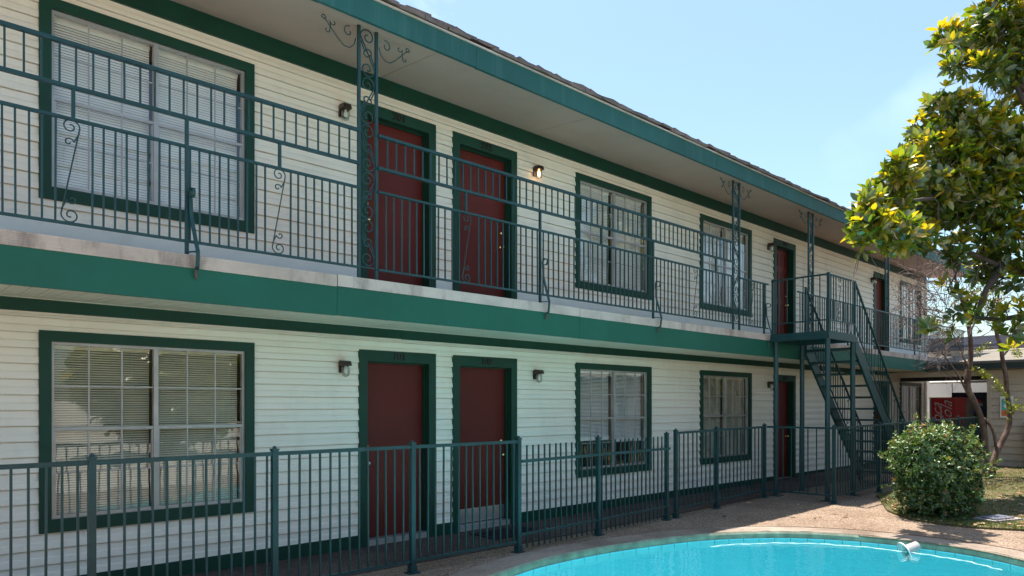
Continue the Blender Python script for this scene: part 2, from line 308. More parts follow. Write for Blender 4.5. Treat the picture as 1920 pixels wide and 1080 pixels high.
# the damp inner face of the coping
ring_mesh([[(*(p-n*0.004), -0.056) for p, n in zip(pool, nrm)], [(*(p-n*0.004), -0.004) for p, n in zip(pool, nrm)], [(*(p+n*0.012), 0.022) for p, n in zip(pool, nrm)]], 'coping_face', [M['coping_side']])
shell = ring_mesh([[(*(p+n*0.002), -0.051) for p, n in zip(pool, nrm)], [(*(p-n*0.05), -0.9) for p, n in zip(pool, nrm)],
           [(*(p-n*0.35), -1.25) for p, n in zip(pool, nrm)], [(*(cen+(p-cen)*0.5), -1.45) for p in pool], [(*(cen+(p-cen)*0.02), -1.5) for p in pool]], 'pool_basin', [M['shell']], True)
seg = np.linalg.norm(np.roll(pool, -1, 0)-pool, axis=1); arc = np.concatenate([[0], np.cumsum(seg)])
def on_pool(s):
    s = s % arc[-1]; i = min(int(np.searchsorted(arc, s, 'right'))-1, NP-1); t = (s-arc[i])/seg[i]
    p = pool[i]*(1-t)+pool[(i+1) % NP]*t; n = nrm[i]*(1-t)+nrm[(i+1) % NP]*t; return p, n/np.linalg.norm(n)
nt_ = int(arc[-1]/0.20); ang_ok = 0
for k in range(nt_):
    a, b = (k+0.01)*arc[-1]/nt_, (k+0.975)*arc[-1]/nt_
    pa, na = on_pool(a); pb, nb = on_pool(b); q = []
    for off in (-0.003, -0.011):
        for pp, nn in ((pa, na), (pb, nb)):
            for z in (-0.125, -0.058): q.append((pp[0]+nn[0]*off, pp[1]+nn[1]*off, z))
    MB().add(q, [(0, 1, 3, 2), (4, 6, 7, 5), (0, 4, 5, 1), (2, 3, 7, 6), (0, 2, 6, 4), (1, 5, 7, 3)]).build('tile', M['tile'], shell)
ring_mesh([[(*(p-n*0.0015), -0.052) for p, n in zip(pool, nrm)], [(*(p-n*0.0018), -0.128) for p, n in zip(pool, nrm)]], 'tile_bed', [M['grout']])
wv = MB(); wv.add([(*(p+n*0.001), -0.066) for p, n in zip(pool, nrm)]+[(cen[0], cen[1], -0.066)], [(j, (j+1) % NP, NP) for j in range(NP)])
tag(wv.build('pool_water', M['water'], None, (0, 0, -0.066)), kind='structure')
# deck
X0, X1, Y0, Y1 = -8.0, 27.0, -12.0, 7.1
def ray_rect(p):
    d = p-cen; t = 1e9
    for a, lo, hi in ((0, X0, X1), (1, Y0, Y1)):
        if d[a] > 1e-9: t = min(t, (hi-cen[a])/d[a])
        if d[a] < -1e-9: t = min(t, (lo-cen[a])/d[a])
    return cen+d*t
edge = np.array([ray_rect(p) for p in pool])
for cx_, cy_ in ((X0, Y0), (X0, Y1), (X1, Y0), (X1, Y1)):
    i = np.argmin(np.hypot(edge[:, 0]-cx_, edge[:, 1]-cy_)); edge[i] = (cx_, cy_)
def gz(p, extra=0): return (p[0], p[1], g(p[0])+extra)
rings = [[gz(p) for p in (cop*(1-t)+edge*t)] for t in (-0.02, 0.05, 0.12, 0.25, 0.4, 0.6, 0.8, 1.0)]
ring_mesh(rings, 'pool_deck', [M['pebble']])
far = np.array([cen+(p-cen)/np.linalg.norm(p-cen)*700 for p in edge])
ring_mesh([[gz(p, -0.006) for p in edge], [(p[0], p[1], 0.0) for p in (edge*0.9+far*0.1)], [(*p, 0) for p in far]], 'ground', [M['asphalt']])
tag(MB().add([(-8, -12, .004), (9.5, -12, .004+g(9.5)), (9.5, -1.2, .006+g(9.5)), (7, -1.2, .006), (-8, -1.2, .006), (7, -12, .004)], [(0, 5, 3, 4), (5, 1, 2, 3)]).build('bounce_sheet', paint('pale_bounce', (0.46, 0.42, 0.36), 0.9, 0.1, 0.6, 0.2, 40), None, (0, 0, 0)), kind='structure')  # unseen pale sheet added behind the viewer to bounce sun onto the facade
ring_mesh([[(*(p+n*0.346), 0.012+g(p[0]+n[0]*.35)) for p, n in zip(pool, nrm)], [(*(p+n*(0.358+0.006*math.sin(i*1.7))), 0.0045+g(p[0]+n[0]*.36)) for i, (p, n) in enumerate(zip(pool, nrm))]], 'expansion_joint', [paint('dark_joint_filler', (0.05, 0.04, 0.035), 0.9)])
tag(MB().add([(x, y, g(x)+0.012) for x in (-5, 7, 23.4) for y in (5.98, 7.03)]+[(x, 5.978, g(x)-0.02) for x in (-5, 7, 23.4)], [(0, 2, 3, 1), (2, 4, 5, 3), (6, 7, 2, 0), (7, 8, 4, 2)]).build('walkway', tex_ground('dark_brown_walkway', (0.05, 0.035, 0.032), (0.09, 0.065, 0.058), (0.15, 0.11, 0.095), 80, (0.5, 0.42, 0.4), 0.8, 0.003), None, (0, 0, 0)), kind='structure')  # strip along the wall, coloured darker brown than the deck
# lawn
lawn_poly = [(12.9, 4.66), (12.57, 4.49), (12.0, 4.26), (11.54, 4.05), (11.05, 3.76), (10.69, 3.40), (10.55, 3.0), (10.56, 2.6), (10.75, 2.2), (11.2, 1.2), (11.8, 0.0), (12.5, -2), (13, -8), (26, -8), (26, 4.5), (20.0, 4.7), (16, 4.68)]
lp = []
for i, p in enumerate(lawn_poly):
    q = lawn_poly[(i+1) % len(lawn_poly)]; n_ = max(1, int(math.hypot(q[0]-p[0], q[1]-p[1])/0.25))
    for k in range(n_):
        t = k/n_; x = p[0]*(1-t)+q[0]*t+random.gauss(0, 0.02); y = p[1]*(1-t)+q[1]*t+random.gauss(0, 0.02); lp.append((x, y))
mb = MB(); nL = len(lp)
mb.add([(x, y, g(x)-0.01) for x, y in lp]+[(x, y, g(x)+0.028) for x, y in lp]+[(15+(x-15)*0.985, 0.5+(y-0.5)*0.985, g(x)+0.04) for x, y in lp]+[(15, 0.5, 0.13)],
       [(i, (i+1) % nL, nL+(i+1) % nL, nL+i) for i in range(nL)]+[(nL+i, nL+(i+1) % nL, 2*nL+(i+1) % nL, 2*nL+i) for i in range(nL)]+[(2*nL+i, 2*nL+(i+1) % nL, 3*nL) for i in range(nL)])
tag(mb.build('lawn_soil', M['soil'], None, (0, 0, 0)), kind='structure')
LP = np.array(lawn_poly)
def in_lawn(x, y):
    c_ = np.zeros(len(x), bool); k = len(LP)
    for i in range(k):
        a, b = LP[i], LP[(i+1) % k]
        m_ = ((a[1] > y) != (b[1] > y)) & (x < (b[0]-a[0])*(y-a[1])/(b[1]-a[1]+1e-12)+a[0]); c_ ^= m_
    return c_
def scatter_grass(n):
    x = 10.4+rng.random(n)**1.25*10; y = -1.5+rng.random(n)*6.2; ok = in_lawn(x, y)
    dens = (np.sin(x*2.3+y*1.1)+np.sin(x*0.9-y*3.1+1)+np.sin(x*5+y*4.3))/3; ok &= rng.random(n) < 0.55+0.5*dens
    x, y = x[ok], y[ok]; n = len(x); gr = np.array([g(a) for a in x])+0.03
    h = 0.02+0.045*rng.random(n)**2; a = rng.random(n)*2*PI; w = 0.0035+0.003*rng.random(n); lean = 0.03*rng.random(n); b = rng.random(n)*2*PI
    V = np.stack([np.stack([x-w*np.cos(a), y-w*np.sin(a), gr], 1), np.stack([x+w*np.cos(a), y+w*np.sin(a), gr], 1), np.stack([x+lean*np.cos(b), y+lean*np.sin(b), gr+h], 1)], 1).reshape(-1, 3)
    return put('lawn_grass', cmesh('lawn_grass', V, np.arange(3*n).reshape(-1, 3), M['grass'], rng.random(n)))
tag(scatter_grass(150000), 'short patchy green and straw coloured grass beside the pool deck', 'grass', kind='stuff')
def scatter_litter(n):
    x = 10.5+rng.random(n)*10.5; y = 0.5+rng.random(n)*4.1; ok = in_lawn(x, y); x, y = x[ok], y[ok]
    ex = 8.0+rng.random(60)*4.5; ey = 2.4+rng.random(60)*4.4; okk = (np.hypot(ex-cen[0], ey-cen[1]) > 4.0) & ~in_lawn(ex, ey)
    k0 = len(x); x = np.r_[x, ex[okk]]; y = np.r_[y, ey[okk]]; n = len(x); z = np.array([g(a) for a in x])+np.where(np.arange(n) < k0, 0.05, 0.008)
    a = rng.random(n)*2*PI; L = 0.03+0.045*rng.random(n); W = L*0.45
    ca, sa = np.cos(a), np.sin(a); up = 0.02*rng.random(n)
    P = [np.stack([x+L*ca, y+L*sa, z+up], 1), np.stack([x-W*sa, y+W*ca, z+0.012], 1), np.stack([x-L*ca, y-L*sa, z], 1), np.stack([x+W*sa, y-W*ca, z], 1)]
    V = np.stack(P, 1).reshape(-1, 3); return put('fallen_leaves', cmesh('fallen_leaves', V, np.arange(4*n).reshape(-1, 4), M['litter'], rng.random(n)))
tag(scatter_litter(700), 'dry brown leaves scattered over the lawn and deck', 'leaves', kind='stuff')

# ------------------------------------------------------------------ motel building
WY = 7.05; BX0, BX1 = -5.0, 23.28
SH = 2.81     # storey height
windows = []; doors = []
for X_ in ((1.14, 2.975), (7.82, 9.68), (11.15, 12.98), (21.15, 22.85)):
    for s in (0, 1): windows.append((X_[0], X_[1], 0.545+s*SH, 2.25+s*SH, s))
for X_, hs in (((4.18, 5.25), 'L'), ((5.52, 6.62), 'R'), ((13.9, 14.86), 'R'), ((19.25, 20.25), 'R')):
    for s in (0, 1): doors.append((X_[0], X_[1], 0.05+s*SH, 2.25+s*SH, s, hs))
motel = thing('motel_building', 'two storey cream sided motel with green trim, balcony and dark red doors', 'building', (9, 12, 0))
holes = [(a+0.04, b-0.04, c+0.04, d-0.04) for a, b, c, d, s in windows]+[(a+0.04, b-0.04, c-0.2 if s == 0 else c-0.06, d-0.04) for a, b, c, d, s, h in doors]
def free_segments(x0, x1, za, zb):
    hs = sorted((h[0], h[1]) for h in holes if h[2] < zb-1e-4 and h[3] > za+1e-4); out = []; x = x0
    for a, b in hs:
        if a > x: out.append((x, a))
        x = max(x, b)
    if x < x1: out.append((x, x1))
    return out
def zsplit(z0, z1):
    zs = sorted({z0, z1, *[h[2] for h in holes if z0 < h[2] < z1], *[h[3] for h in holes if z0 < h[3] < z1]}); return list(zip(zs[:-1], zs[1:]))
# wall core
wall = MB()
for z0, z1 in zsplit(-0.1, 5.62):
    for a, b in free_segments(BX0, BX1, z0, z1): wall.box(a, b, WY+0.004, WY+0.14, z0, z1)
wall.box(BX0, BX1, 13.9, 14.0, -0.1, 5.6); wall.box(BX0, BX0+0.1, WY+0.14, 13.9, -0.1, 5.6); wall.box(BX1-0.1, BX1, WY+0.14, 13.9, -0.1, 5.6)
wall.build('wall', M['siding'], motel)
mid = MB(); mid.box(BX0+.1, BX1-.1, WY+0.14, 13.9, 2.6, 2.84); mid.box(BX0+.1, BX1-.1, WY+0.14, 13.9, 5.5, 5.59); mid.box(BX0+.1, BX1-.1, WY+0.14, 13.9, -0.08, 0.05)
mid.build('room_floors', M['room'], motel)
part = MB(); part.box(BX0+.1, BX1-.1, WY+2.2, WY+2.3, 0.05, 2.6); part.box(BX0+.1, BX1-.1, WY+2.2, WY+2.3, 2.84, 5.5)
for x in (3.6, 7.2, 10.4, 13.4, 18.7): part.box(x, x+.1, WY+0.14, WY+2.2, 0.05, 2.6); part.box(x, x+.1, WY+0.14, WY+2.2, 2.84, 5.5)
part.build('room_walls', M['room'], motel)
# siding boards: one object per course
prof = [(0.0, 0.0), (0.0, 0.024), (0.004, 0.0255), (0.058, 0.019), (0.072, 0.010), (0.13, 0.008)]
def prof_y(t):
    for (a, ya), (b, yb) in zip(prof[1:-1], prof[2:]):
        if a <= t <= b: return ya+(yb-ya)*(t-a)/(b-a)
    return 0.008
def course(z0, z1):
    z1 -= 0.009; H = z1-z0; items = []
    for za, zb in zsplit(z0, z1):
        for a, b in free_segments(BX0, BX1, za, zb): items.append((za, zb, a, b))
    groups = []
    for it in items:      # pieces of one course that touch belong to one board
        hit = [gp for gp in groups if any(it[2] < q[3] and it[3] > q[2] for q in gp)]
        new = [it]+[q for gp in hit for q in gp]; groups = [gp for gp in groups if gp not in hit]+[new]
    for gp in groups:
        mb = MB()
        for za, zb, a, b in gp:
            ts = sorted({za-z0, zb-z0, *[p[0]*H/0.13 for p in prof if za-z0 < p[0]*H/0.13 < zb-z0]})
            pts = [(za, WY+0.002)]+[(z0+t, WY-prof_y(t*0.13/H)) for t in ts]; k = len(pts)
            V = [(x, y, z) for x in (a, b) for z, y in pts]; F = [(i, i+k, i+1+k, i+1) for i in range(k-1)]+[tuple(range(k))[::-1], tuple(range(k, 2*k))]
            mb.add(V, F)
        mb.build('siding_board', M['siding'], motel)
z = 0.15
while z < 2.39: course(z, min(z+0.13, 2.41)); z += 0.13
z = 3.17
while z < 5.20: course(z, min(z+0.13, 5.225)); z += 0.13
bb = MB(); fb = MB()
for a, b in free_segments(BX0, BX1, 2.86, 3.17): bb.box(a, b, WY-0.016, WY+0.003, 2.80, 3.172)
bb.build('base_board', M['base_board'], motel)
for a, b in free_segments(BX0, BX1, 0.05, 0.14): fb.box(a, b, WY-0.028, WY+0.003, -0.05, 0.155)
fb.build('foundation_strip', M['trim'], motel)
k = 0; x = BX0
while x < BX1:      # frieze boards with butt joints
    x2 = min(x+4.88, BX1)
    MB().box(x+.002, x2-.002, WY-0.032, WY+0.003, 2.40+random.uniform(-.004, .004), 2.527).build('frieze_board', M['trim'], motel)
    MB().box(x+.002, x2-.002, WY-0.034, WY+0.003, 5.214+random.uniform(-.006, .006), 5.41).build('frieze_board', M['trim'], motel)
    x = x2
MB().box(BX0, BX1, WY-0.05, WY-0.033, 2.506, 2.522).build('soffit_channel', M['vinyl'], motel)
# windows
pane_cache = {}
def window(x0, x1, z0, z1, s, idx):
    T = 0.09; y = WY-0.036
    tr = MB(); tr.box(x0, x1, y, WY+0.08, z1-T, z1); tr.box(x0, x1, y, WY+0.08, z0, z0+T+0.02)
    tr.box(x0, x0+T, y, WY+0.08, z0+T+0.02, z1-T); tr.box(x1-T, x1, y, WY+0.08, z0+T+0.02, z1-T)
    w = tr.build('window', M['trim'], motel)
    a0, a1, b0, b1 = x0+T, x1-T, z0+T+0.02, z1-T
    fr = MB(); fw = 0.024; ya, yb = WY-0.004, WY+0.045
    fr.box(a0, a1, ya, yb, b1-fw, b1); fr.box(a0, a1, ya, yb, b0, b0+fw+.01); fr.box(a0, a0+fw, ya, yb, b0+fw+.01, b1-fw); fr.box(a1-fw, a1, ya, yb, b0+fw+.01, b1-fw)
    xm = (a0+a1)/2; fr.box(xm-0.02, xm+0.02, ya-0.003, yb, b0+fw+.01, b1-fw)
    bars = MB(); zm = (b0+b1)/2+0.01
    blind = MB(); panes = []
    for u, (u0, u1) in enumerate(((a0+fw, xm-0.02), (xm+0.02, a1-fw))):
        fr.box(u0, u1, ya+0.006, yb-.002, zm-0.014, zm+0.014)
        fr.box(u0, u0+0.014, ya+0.012, yb-.002, b0+fw+.01, zm-0.018); fr.box(u1-0.014, u1, ya+0.012, yb-.002, b0+fw+.01, zm-0.018)
        cols = [u0+(u1-u0)*i/3 for i in range(4)]
        for (r0, r1) in ((b0+fw+.01, zm-0.018), (zm+0.018, b1-fw)):
            rm = (r0+r1)/2
            bars.box(u0, u1, ya+0.014, ya+0.024, rm-0.006, rm+0.006)
            for c_ in cols[1:3]: bars.box(c_-0.006, c_+0.006, ya+0.012, ya+0.026, r0, r1)
            for i in range(3):
                for q0, q1 in ((r0, rm), (rm, r1)):
                    panes.append((cols[i]+.004, cols[i+1]-.004, q0+.003, q1-.003))
        # blind
        bot = b0+0.03; 
        if idx == 'raised': bot = b0+0.40 if u else b0+0.43
        if idx == 'half' and u == 0: bot = b0+0.02
        zz = b1-0.05; blind.box(u0+.01, u1-.01, WY+0.085, WY+0.115, b1-0.045, b1-0.005); kk = 0
        til = (0.0107 if s else 0.0070)+0.0005*u; tyy = 0.0030 if s else 0.0070; dz = 0.0235 if s else 0.021
        while zz > bot:
            sg = random.uniform(-0.0012, 0.0012); ty = tyy
            if idx in ('big_low',) and u == 1 and kk < 3: sg -= 0.01
            blind.add([(u0+.012, WY+0.10-ty, zz-til), (u1-.012, WY+0.10-ty, zz-til+sg), (u1-.012, WY+0.099, zz+0.0025+sg), (u0+.012, WY+0.099, zz+0.0025), (u1-.012, WY+0.10+ty, zz+til+sg), (u0+.012, WY+0.10+ty, zz+til)], [(0, 1, 2, 3), (3, 2, 4, 5)])
            zz -= dz; kk += 1
        blind.box(u0+.012, u1-.012, WY+0.09, WY+0.11, zz-0.004, zz+0.010)
        if idx == 'raised': blind.box(u0+.012, u1-.012, WY+0.088, WY+0.112, zz+0.011, zz+0.05)
        for fx in (0.2, 0.8):
            cx = u0+(u1-u0)*fx; blind.box(cx-0.001, cx+0.001, WY+0.0885, WY+0.0895, bot, b1-0.04)
    fr.build('sash_frame', M['alu'], w); bars.build('glazing_bars', M['alu'], w)
    tag(blind.build('blind_slats', M['blind'] if s or idx == 'raised' else M['blind_tan'], w), kind='stuff')
    for q in panes:
        key = (round(q[1]-q[0], 4), round(q[3]-q[2], 4))
        if key not in pane_cache:
            p = MB(); p.box(0, key[0], 0, 0.003, 0, key[1]); pane_cache[key] = p.mesh('pane', M['glass'])
        put('pane', pane_cache[key], w, (q[0], WY+0.0185, q[2]), (random.uniform(-.004, .004), 0, random.uniform(-.004, .004)))
    return w
styles = {0: 'big_low', 2: 'raised', 5: 'half'}
for i, (a, b, c_, d, s) in enumerate(windows): window(a, b, c_, d, s, styles.get(i, ''))
# lettering
def text_mesh(txt, size, depth, name, mat, offset=0.0, shear=0.0, sx=1.0):
    cu = bpy.data.curves.new('t', 'FONT'); cu.body = txt; cu.size = size; cu.extrude = depth; cu.align_x = 'CENTER'; cu.align_y = 'CENTER'; cu.offset = offset; cu.shear = shear; cu.resolution_u = 3
    o = bpy.data.objects.new('t', cu); C.objects.link(o); bpy.context.view_layer.update()
    me = bpy.data.meshes.new_from_object(o.evaluated_get(bpy.context.evaluated_depsgraph_get())); me.name = name
    bpy.data.objects.remove(o); me.materials.clear(); me.materials.append(mat)
    for v in me.vertices: v.co.x *= sx
    return me
nums = {0: ('101', '201'), 1: ('102', '202'), 2: ('103', '203'), 3: ('104', '204')}
for i, (x0, x1, z0, z1, s, hs) in enumerate(doors):
    T = 0.105; y = WY-0.036; zt = z1-0.13
    dr = MB(); dr.box(x0, x1, y, WY+0.14, zt, z1)
    dr.box(x0, x0+T, y, WY+0.16, z0-(0.1 if s == 0 else .02), zt); dr.box(x1-T, x1, y, WY+0.16, z0-(0.1 if s == 0 else .02), zt)
    dr.box(x0+T, x0+T+.012, WY+0.06, WY+0.09, z0, zt-.012); dr.box(x1-T-.012, x1-T, WY+0.06, WY+0.09, z0, zt-.012); dr.box(x0+T, x1-T, WY+0.06, WY+0.09, zt-.012, zt)
    d = dr.build('door_frame', M['trim'], motel)
    xa, xb = x0+T+0.004, x1-T-0.004; slab = MB(); zb = z0+0.035; ys = WY+0.10
    if i == 5:   # six panel door upstairs
        slab.box(xa, xb, ys+0.010, ys+0.04, zb, zt-0.004)
        W_ = xb-xa; m_ = 0.11; cw = (W_-3*m_)/2
        rails = [zb, zb+0.22, zb+0.86, zb+0.98, zb+1.55, zb+1.66, zt-0.13, zt-0.004]
        for r in range(0, 8, 2): slab.box(xa, xb, ys, ys+0.0095, rails[r], rails[r+1])
        for r in range(1, 7, 2):
            for c_ in range(3): slab.box(xa+c_*(cw+m_), xa+c_*(cw+m_)+m_, ys, ys+0.0095, rails[r], rails[r+1])
            for c_ in range(2): slab.box(xa+m_+c_*(cw+m_)+.03, xa+(c_+1)*(cw+m_)-.03, ys+0.003, ys+0.0095, rails[r]+.03, rails[r+1]-.03)
    else: slab.box(xa, xb, ys, ys+0.04, zb, zt-0.004)
    D = slab.build('door', M['door'], motel)
    if i == 2: MB().box(xa+.01, xb-.01, ys-0.003, ys-0.0005, zb+0.01, zb+0.19).build('kick_plate', M['steel'], D)
    hx = xa+0.065 if hs == 'L' else xb-0.065
    km = M['steel'] if i == 0 else M['brass']
    MB().lathe([(0.0, -0.062), (0.018, -0.060), (0.027, -0.048), (0.024, -0.034), (0.011, -0.026), (0.011, -0.006), (0.03, -0.004), (0.03, 0)], (hx, ys, z0+0.90), 14, 'y').build('door_knob', km, D, smooth=True)
    MB().lathe([(0.0, -0.022), (0.02, -0.02), (0.026, -0.006), (0.026, 0)], (hx, ys, z0+1.09), 14, 'y').build('deadbolt', M['brass'], D, smooth=True)
    MB().box(x0+T, x1-T, WY-0.01, WY+0.15, z0+0.005-(.04 if s == 0 else 0), z0+0.03).build('threshold', M['alu'], motel)
    if s == 0: MB().box(x0+.02, x1-.02, WY-0.02, WY+0.2, -0.05, z0-0.035+g(x0)*0).build('door_step', M['lid'], motel)
    put('door_number', text_mesh(nums[i//2][s], 0.112, 0.006, 'door_number', M['black'], 0.0035, 0, 1.15), d, ((x0+x1)/2, y-0.004, z1-0.062), (PI/2, 0, 0))
# balcony
DB = 5.99
MB().box(BX0, BX1, DB+0.02, WY, 2.74, 2.838).build('balcony_floor', M['lid'], motel)
x = BX0; jl = [0.1, 2.45, 5.46, 8.05, 10.5, 12.9, 15.4, 17.9, 20.3, 22.7, BX1]   # joints show at px 620 and 1090
jl = [BX0, -2.2, 0.55, 3.33, 6.74, 10.1, 13.4, 16.8, 20.2, BX1]
for a, b in zip(jl[:-1], jl[1:]):
    MB().box(a+.002, b-.002, DB, DB+0.04, 2.465+random.uniform(-.004, .003), 2.737).build('balcony_fascia', M['fascia'], motel)
    nb = MB(); dz0 = random.uniform(-.004, .004)
    nb.box(a+.006, b-.006, DB-0.006, DB+0.06, 2.7375+dz0, 2.845+dz0)
    if b < 4:
        for r in range(6): nb.box(a+.006, b-.006, DB-0.010, DB-0.0062, 2.742+dz0+r*0.0175, 2.752+dz0+r*0.0175)
    nb.build('edge_board', M['nosing'], motel)
sp = MB(); sp.box(0, 0.117, 0, WY-DB-0.07, 0, 0.008); sp.box(0.03, 0.034, 0.0, WY-DB-0.07, -0.003, 0); spm = sp.mesh('soffit_panel', M['vinyl'])
for k in range(int((BX1-BX0)/0.122)): put('soffit_panel', spm, motel, (BX0+0.122*k, DB+0.04, 2.496), (0.016, 0, 0))
# roof
RD = 5.89
x = BX0-0.3; k = 0; RX1 = BX1+0.25
fj = [BX0-.3, -1.0, 0.2+2.9, 4.95+0.0, 9.8, 14.6, 19.4, RX1]
for a, b in zip(fj[:-1], fj[1:]):
    MB().box(a+.002, b-.002, RD, RD+0.035, 5.28+random.uniform(-.004, .004), 5.509).build('roof_fascia', M['roof_fascia'], motel)
de = MB(); de.box(BX0-.3, RX1, RD-0.02, RD+0.3, 5.5095, 5.524); de.build('drip_edge', M['drip'], motel)
xs = BX0-0.3
while xs < RX1-0.1:
    w_ = 2.44; xe = min(xs+w_, RX1-0.02); p = MB()
    V = [(a, y_, z_+t) for a in (xs+.003, xe-.003) for y_, z_ in ((RD+0.036, 5.29), (WY-0.035, 5.398)) for t in (0, 0.012)]
    p.add(V, [(0, 1, 3, 2), (4, 6, 7, 5), (0, 4, 5, 1), (2, 3, 7, 6), (0, 2, 6, 4), (1, 5, 7, 3)]); p.build('soffit_sheet', M['soffit'], motel); xs = xe
ro = MB(); ro.add([(BX0-.3, RD-0.01, 5.526), (RX1, RD-0.01, 5.526), (RX1, 10.5, 6.55), (BX0-.3, 10.5, 6.55), (BX0-.3, 15, 5.5), (RX1, 15, 5.5), (BX0-.3, RD+.3, 5.5), (RX1, RD+.3, 5.5)],
       [(0, 1, 2, 3), (3, 2, 5, 4), (6, 4, 5, 7), (6, 7, 1, 0), (1, 7, 5, 2), (6, 0, 3, 4)]); ro.build('roof', M['felt'], motel)
shm = []
for v in range(5):
    s_ = MB(); w_ = 0.302; j1, j2, j3 = [random.uniform(-0.012, 0.010) for _ in range(3)]
    V = [(0, -0.035+j1, -0.004), (w_/2, -0.035+j3, -0.003), (w_, -0.035+j2, -0.004), (w_, 0.28, 0.066), (0, 0.28, 0.066)]
    V += [(a, b, c_+random.uniform(0.030, 0.044)) for a, b, c_ in V]
    s_.add(V, [(4, 3, 2, 1, 0), (5, 6, 7, 8, 9), (0, 1, 6, 5), (1, 2, 7, 6), (2, 3, 8, 7), (3, 4, 9, 8), (4, 0, 5, 9)]); shm.append(s_.mesh('shingle', M['shingle']))
for lay in range(3):
    x = BX0-0.3+lay*0.1
    while x < RX1-0.3:
        if not (lay < 2 and random.random() < 0.10 and x > 2):
            put('shingle', random.choice(shm), motel, (x, RD-0.01+(0.012 if lay == 1 else 0)+lay*0.02+random.uniform(-.008, .008)+(0.12 if lay == 2 else 0), 5.532+(0.036 if lay == 1 else 0)+(0.085 if lay == 2 else 0)+random.uniform(-.003, .004)), (random.uniform(-.02, .03), random.uniform(-.01, .01), random.uniform(-.02, .02)), (random.uniform(.95, 1.0), 1, 1))
        x += 0.308
MB().box(BX1-0.13, BX1+0.01, WY-0.05, WY+0.05, 0.1, 2.4).build('corner_board', M['base_board'], motel)
MB().box(BX1-0.13, BX1+0.01, WY-0.05, WY+0.05, 2.9, 5.2).build('corner_board', M['base_board'], motel)

# ------------------------------------------------------------------ ironwork
def spiral(cx, cz, r0, r1, a0, a1, n):
    return [(cx+(r0+(r1-r0)*i/n)*math.cos(a0+(a1-a0)*i/n), cz+(r0+(r1-r0)*i/n)*math.sin(a0+(a1-a0)*i/n)) for i in range(n+1)]
def s_scroll(w, h, curls=True):
    """S shaped scroll in x (0..w), z (0..h); list of 2D polylines"""
    r = w*0.48
    top = spiral(w/2, h-r, r*0.22, r, 2.2*PI, -0.0, 22)       # inside -> outer right side, clockwise
    top = spiral(w/2, h-r, r*0.2, r, 2.6*PI, 0.0, 24)
    bot = spiral(w/2, r, r, r*0.2, PI, 3.6*PI, 24)
    out = [top+bot]
    if curls:
        q = r*0.55
        out.append([(w*0.96, h-r*1.6)]+spiral(w*0.42, h-r*2.9, q, q*0.25, 0.1, 0.1+1.9*PI, 16)[0:])
        out.append([(w*0.04, r*1.6)]+spiral(w*0.58, r*2.9, q, q*0.25, PI+0.1, PI+0.1+1.9*PI, 16))
    return out
def scroll_mesh(name, w, h, rad, curls=True, flip=False):
    mb = MB()
    for pl in s_scroll(w, h, curls): mb.tube([((w-x) if flip else x, 0, z_) for x, z_ in pl], rad, 5)
    return mb.mesh(name, M['iron'], smooth=True)
SC_PANEL = scroll_mesh('scroll', 0.125, 0.77, 0.0055)
SC_COL = scroll_mesh('scroll', 0.168, 0.47, 0.0068)
SC_COLF = scroll_mesh('scroll', 0.168, 0.47, 0.0068, True, True)
def vbar(w, h):
    m_ = MB(); m_.box(-w/2, w/2, -w/2, w/2, 0, h); return m_.mesh('baluster', M['iron'])
BAL = vbar(0.013, 0.77); BALS = vbar(0.013, 0.305)
col_centres = []
def iron_column(x, label):
    t = thing('iron_column', label, 'column', (x, DB+0.05, 2.845), 0, 'scrolled iron columns along the balcony')
    for dx in (-0.098, 0.098): MB().box(x+dx-0.0135, x+dx+0.0135, DB+0.036, DB+0.064, 2.835, 5.30).build('post', M['iron'], t)
    for k in range(5): put('scroll', SC_COL if k % 2 else SC_COLF, t, (x-0.084, DB+0.05, 2.975+k*0.463))
    for z_ in (2.965,): MB().box(x-0.089, x+0.089, DB+0.044, DB+0.056, z_-.006, z_+.006).build('cross_bar', M['iron'], t)
    for s in (-1, 1):   # brackets under the fascia
        b = MB(); L = 0.40
        pl = spiral(0.085, -0.085, 0.014, 0.058, -1.2*PI, 0.6*PI, 22)
        b.tube([(x+s*(0.125+a), DB+0.05, 5.285+c_) for a, c_ in pl], 0.005, 5)
        arc_ = [(0.01, -0.12), (0.03, -0.19), (0.08, -0.235), (0.14, -0.235), (0.20, -0.19), (0.27, -0.12), (0.33, -0.06)]+spiral(0.345, -0.04, 0.028, 0.008, -0.2, 1.6*PI, 12)
        b.tube([(x+s*(0.12+a), DB+0.05, 5.285+c_) for a, c_ in arc_], 0.005, 5)
        pl = spiral(0.25, -0.055, 0.008, 0.036, -1.4*PI, 0.0*PI, 12)+[(0.28, -0.10), (0.29, -0.13)]+spiral(0.315, -0.145, 0.028, 0.008, PI, 2.4*PI, 10)
        b.tube([(x+s*(0.12+a), DB+0.05, 5.285+c_) for a, c_ in pl], 0.005, 5)
        b.build('bracket', M['iron'], t, smooth=True)
    return t
iron_column(3.69, 'scrolled iron column standing in front of door 201, nearest the camera')
iron_column(10.66, 'scrolled iron column in front of the upper window left of the stair landing')
iron_column(13.42, 'scrolled iron column standing just behind the stair landing')
iron_column(17.33, 'scrolled iron column beyond the stairs, nearest the bare twigs')

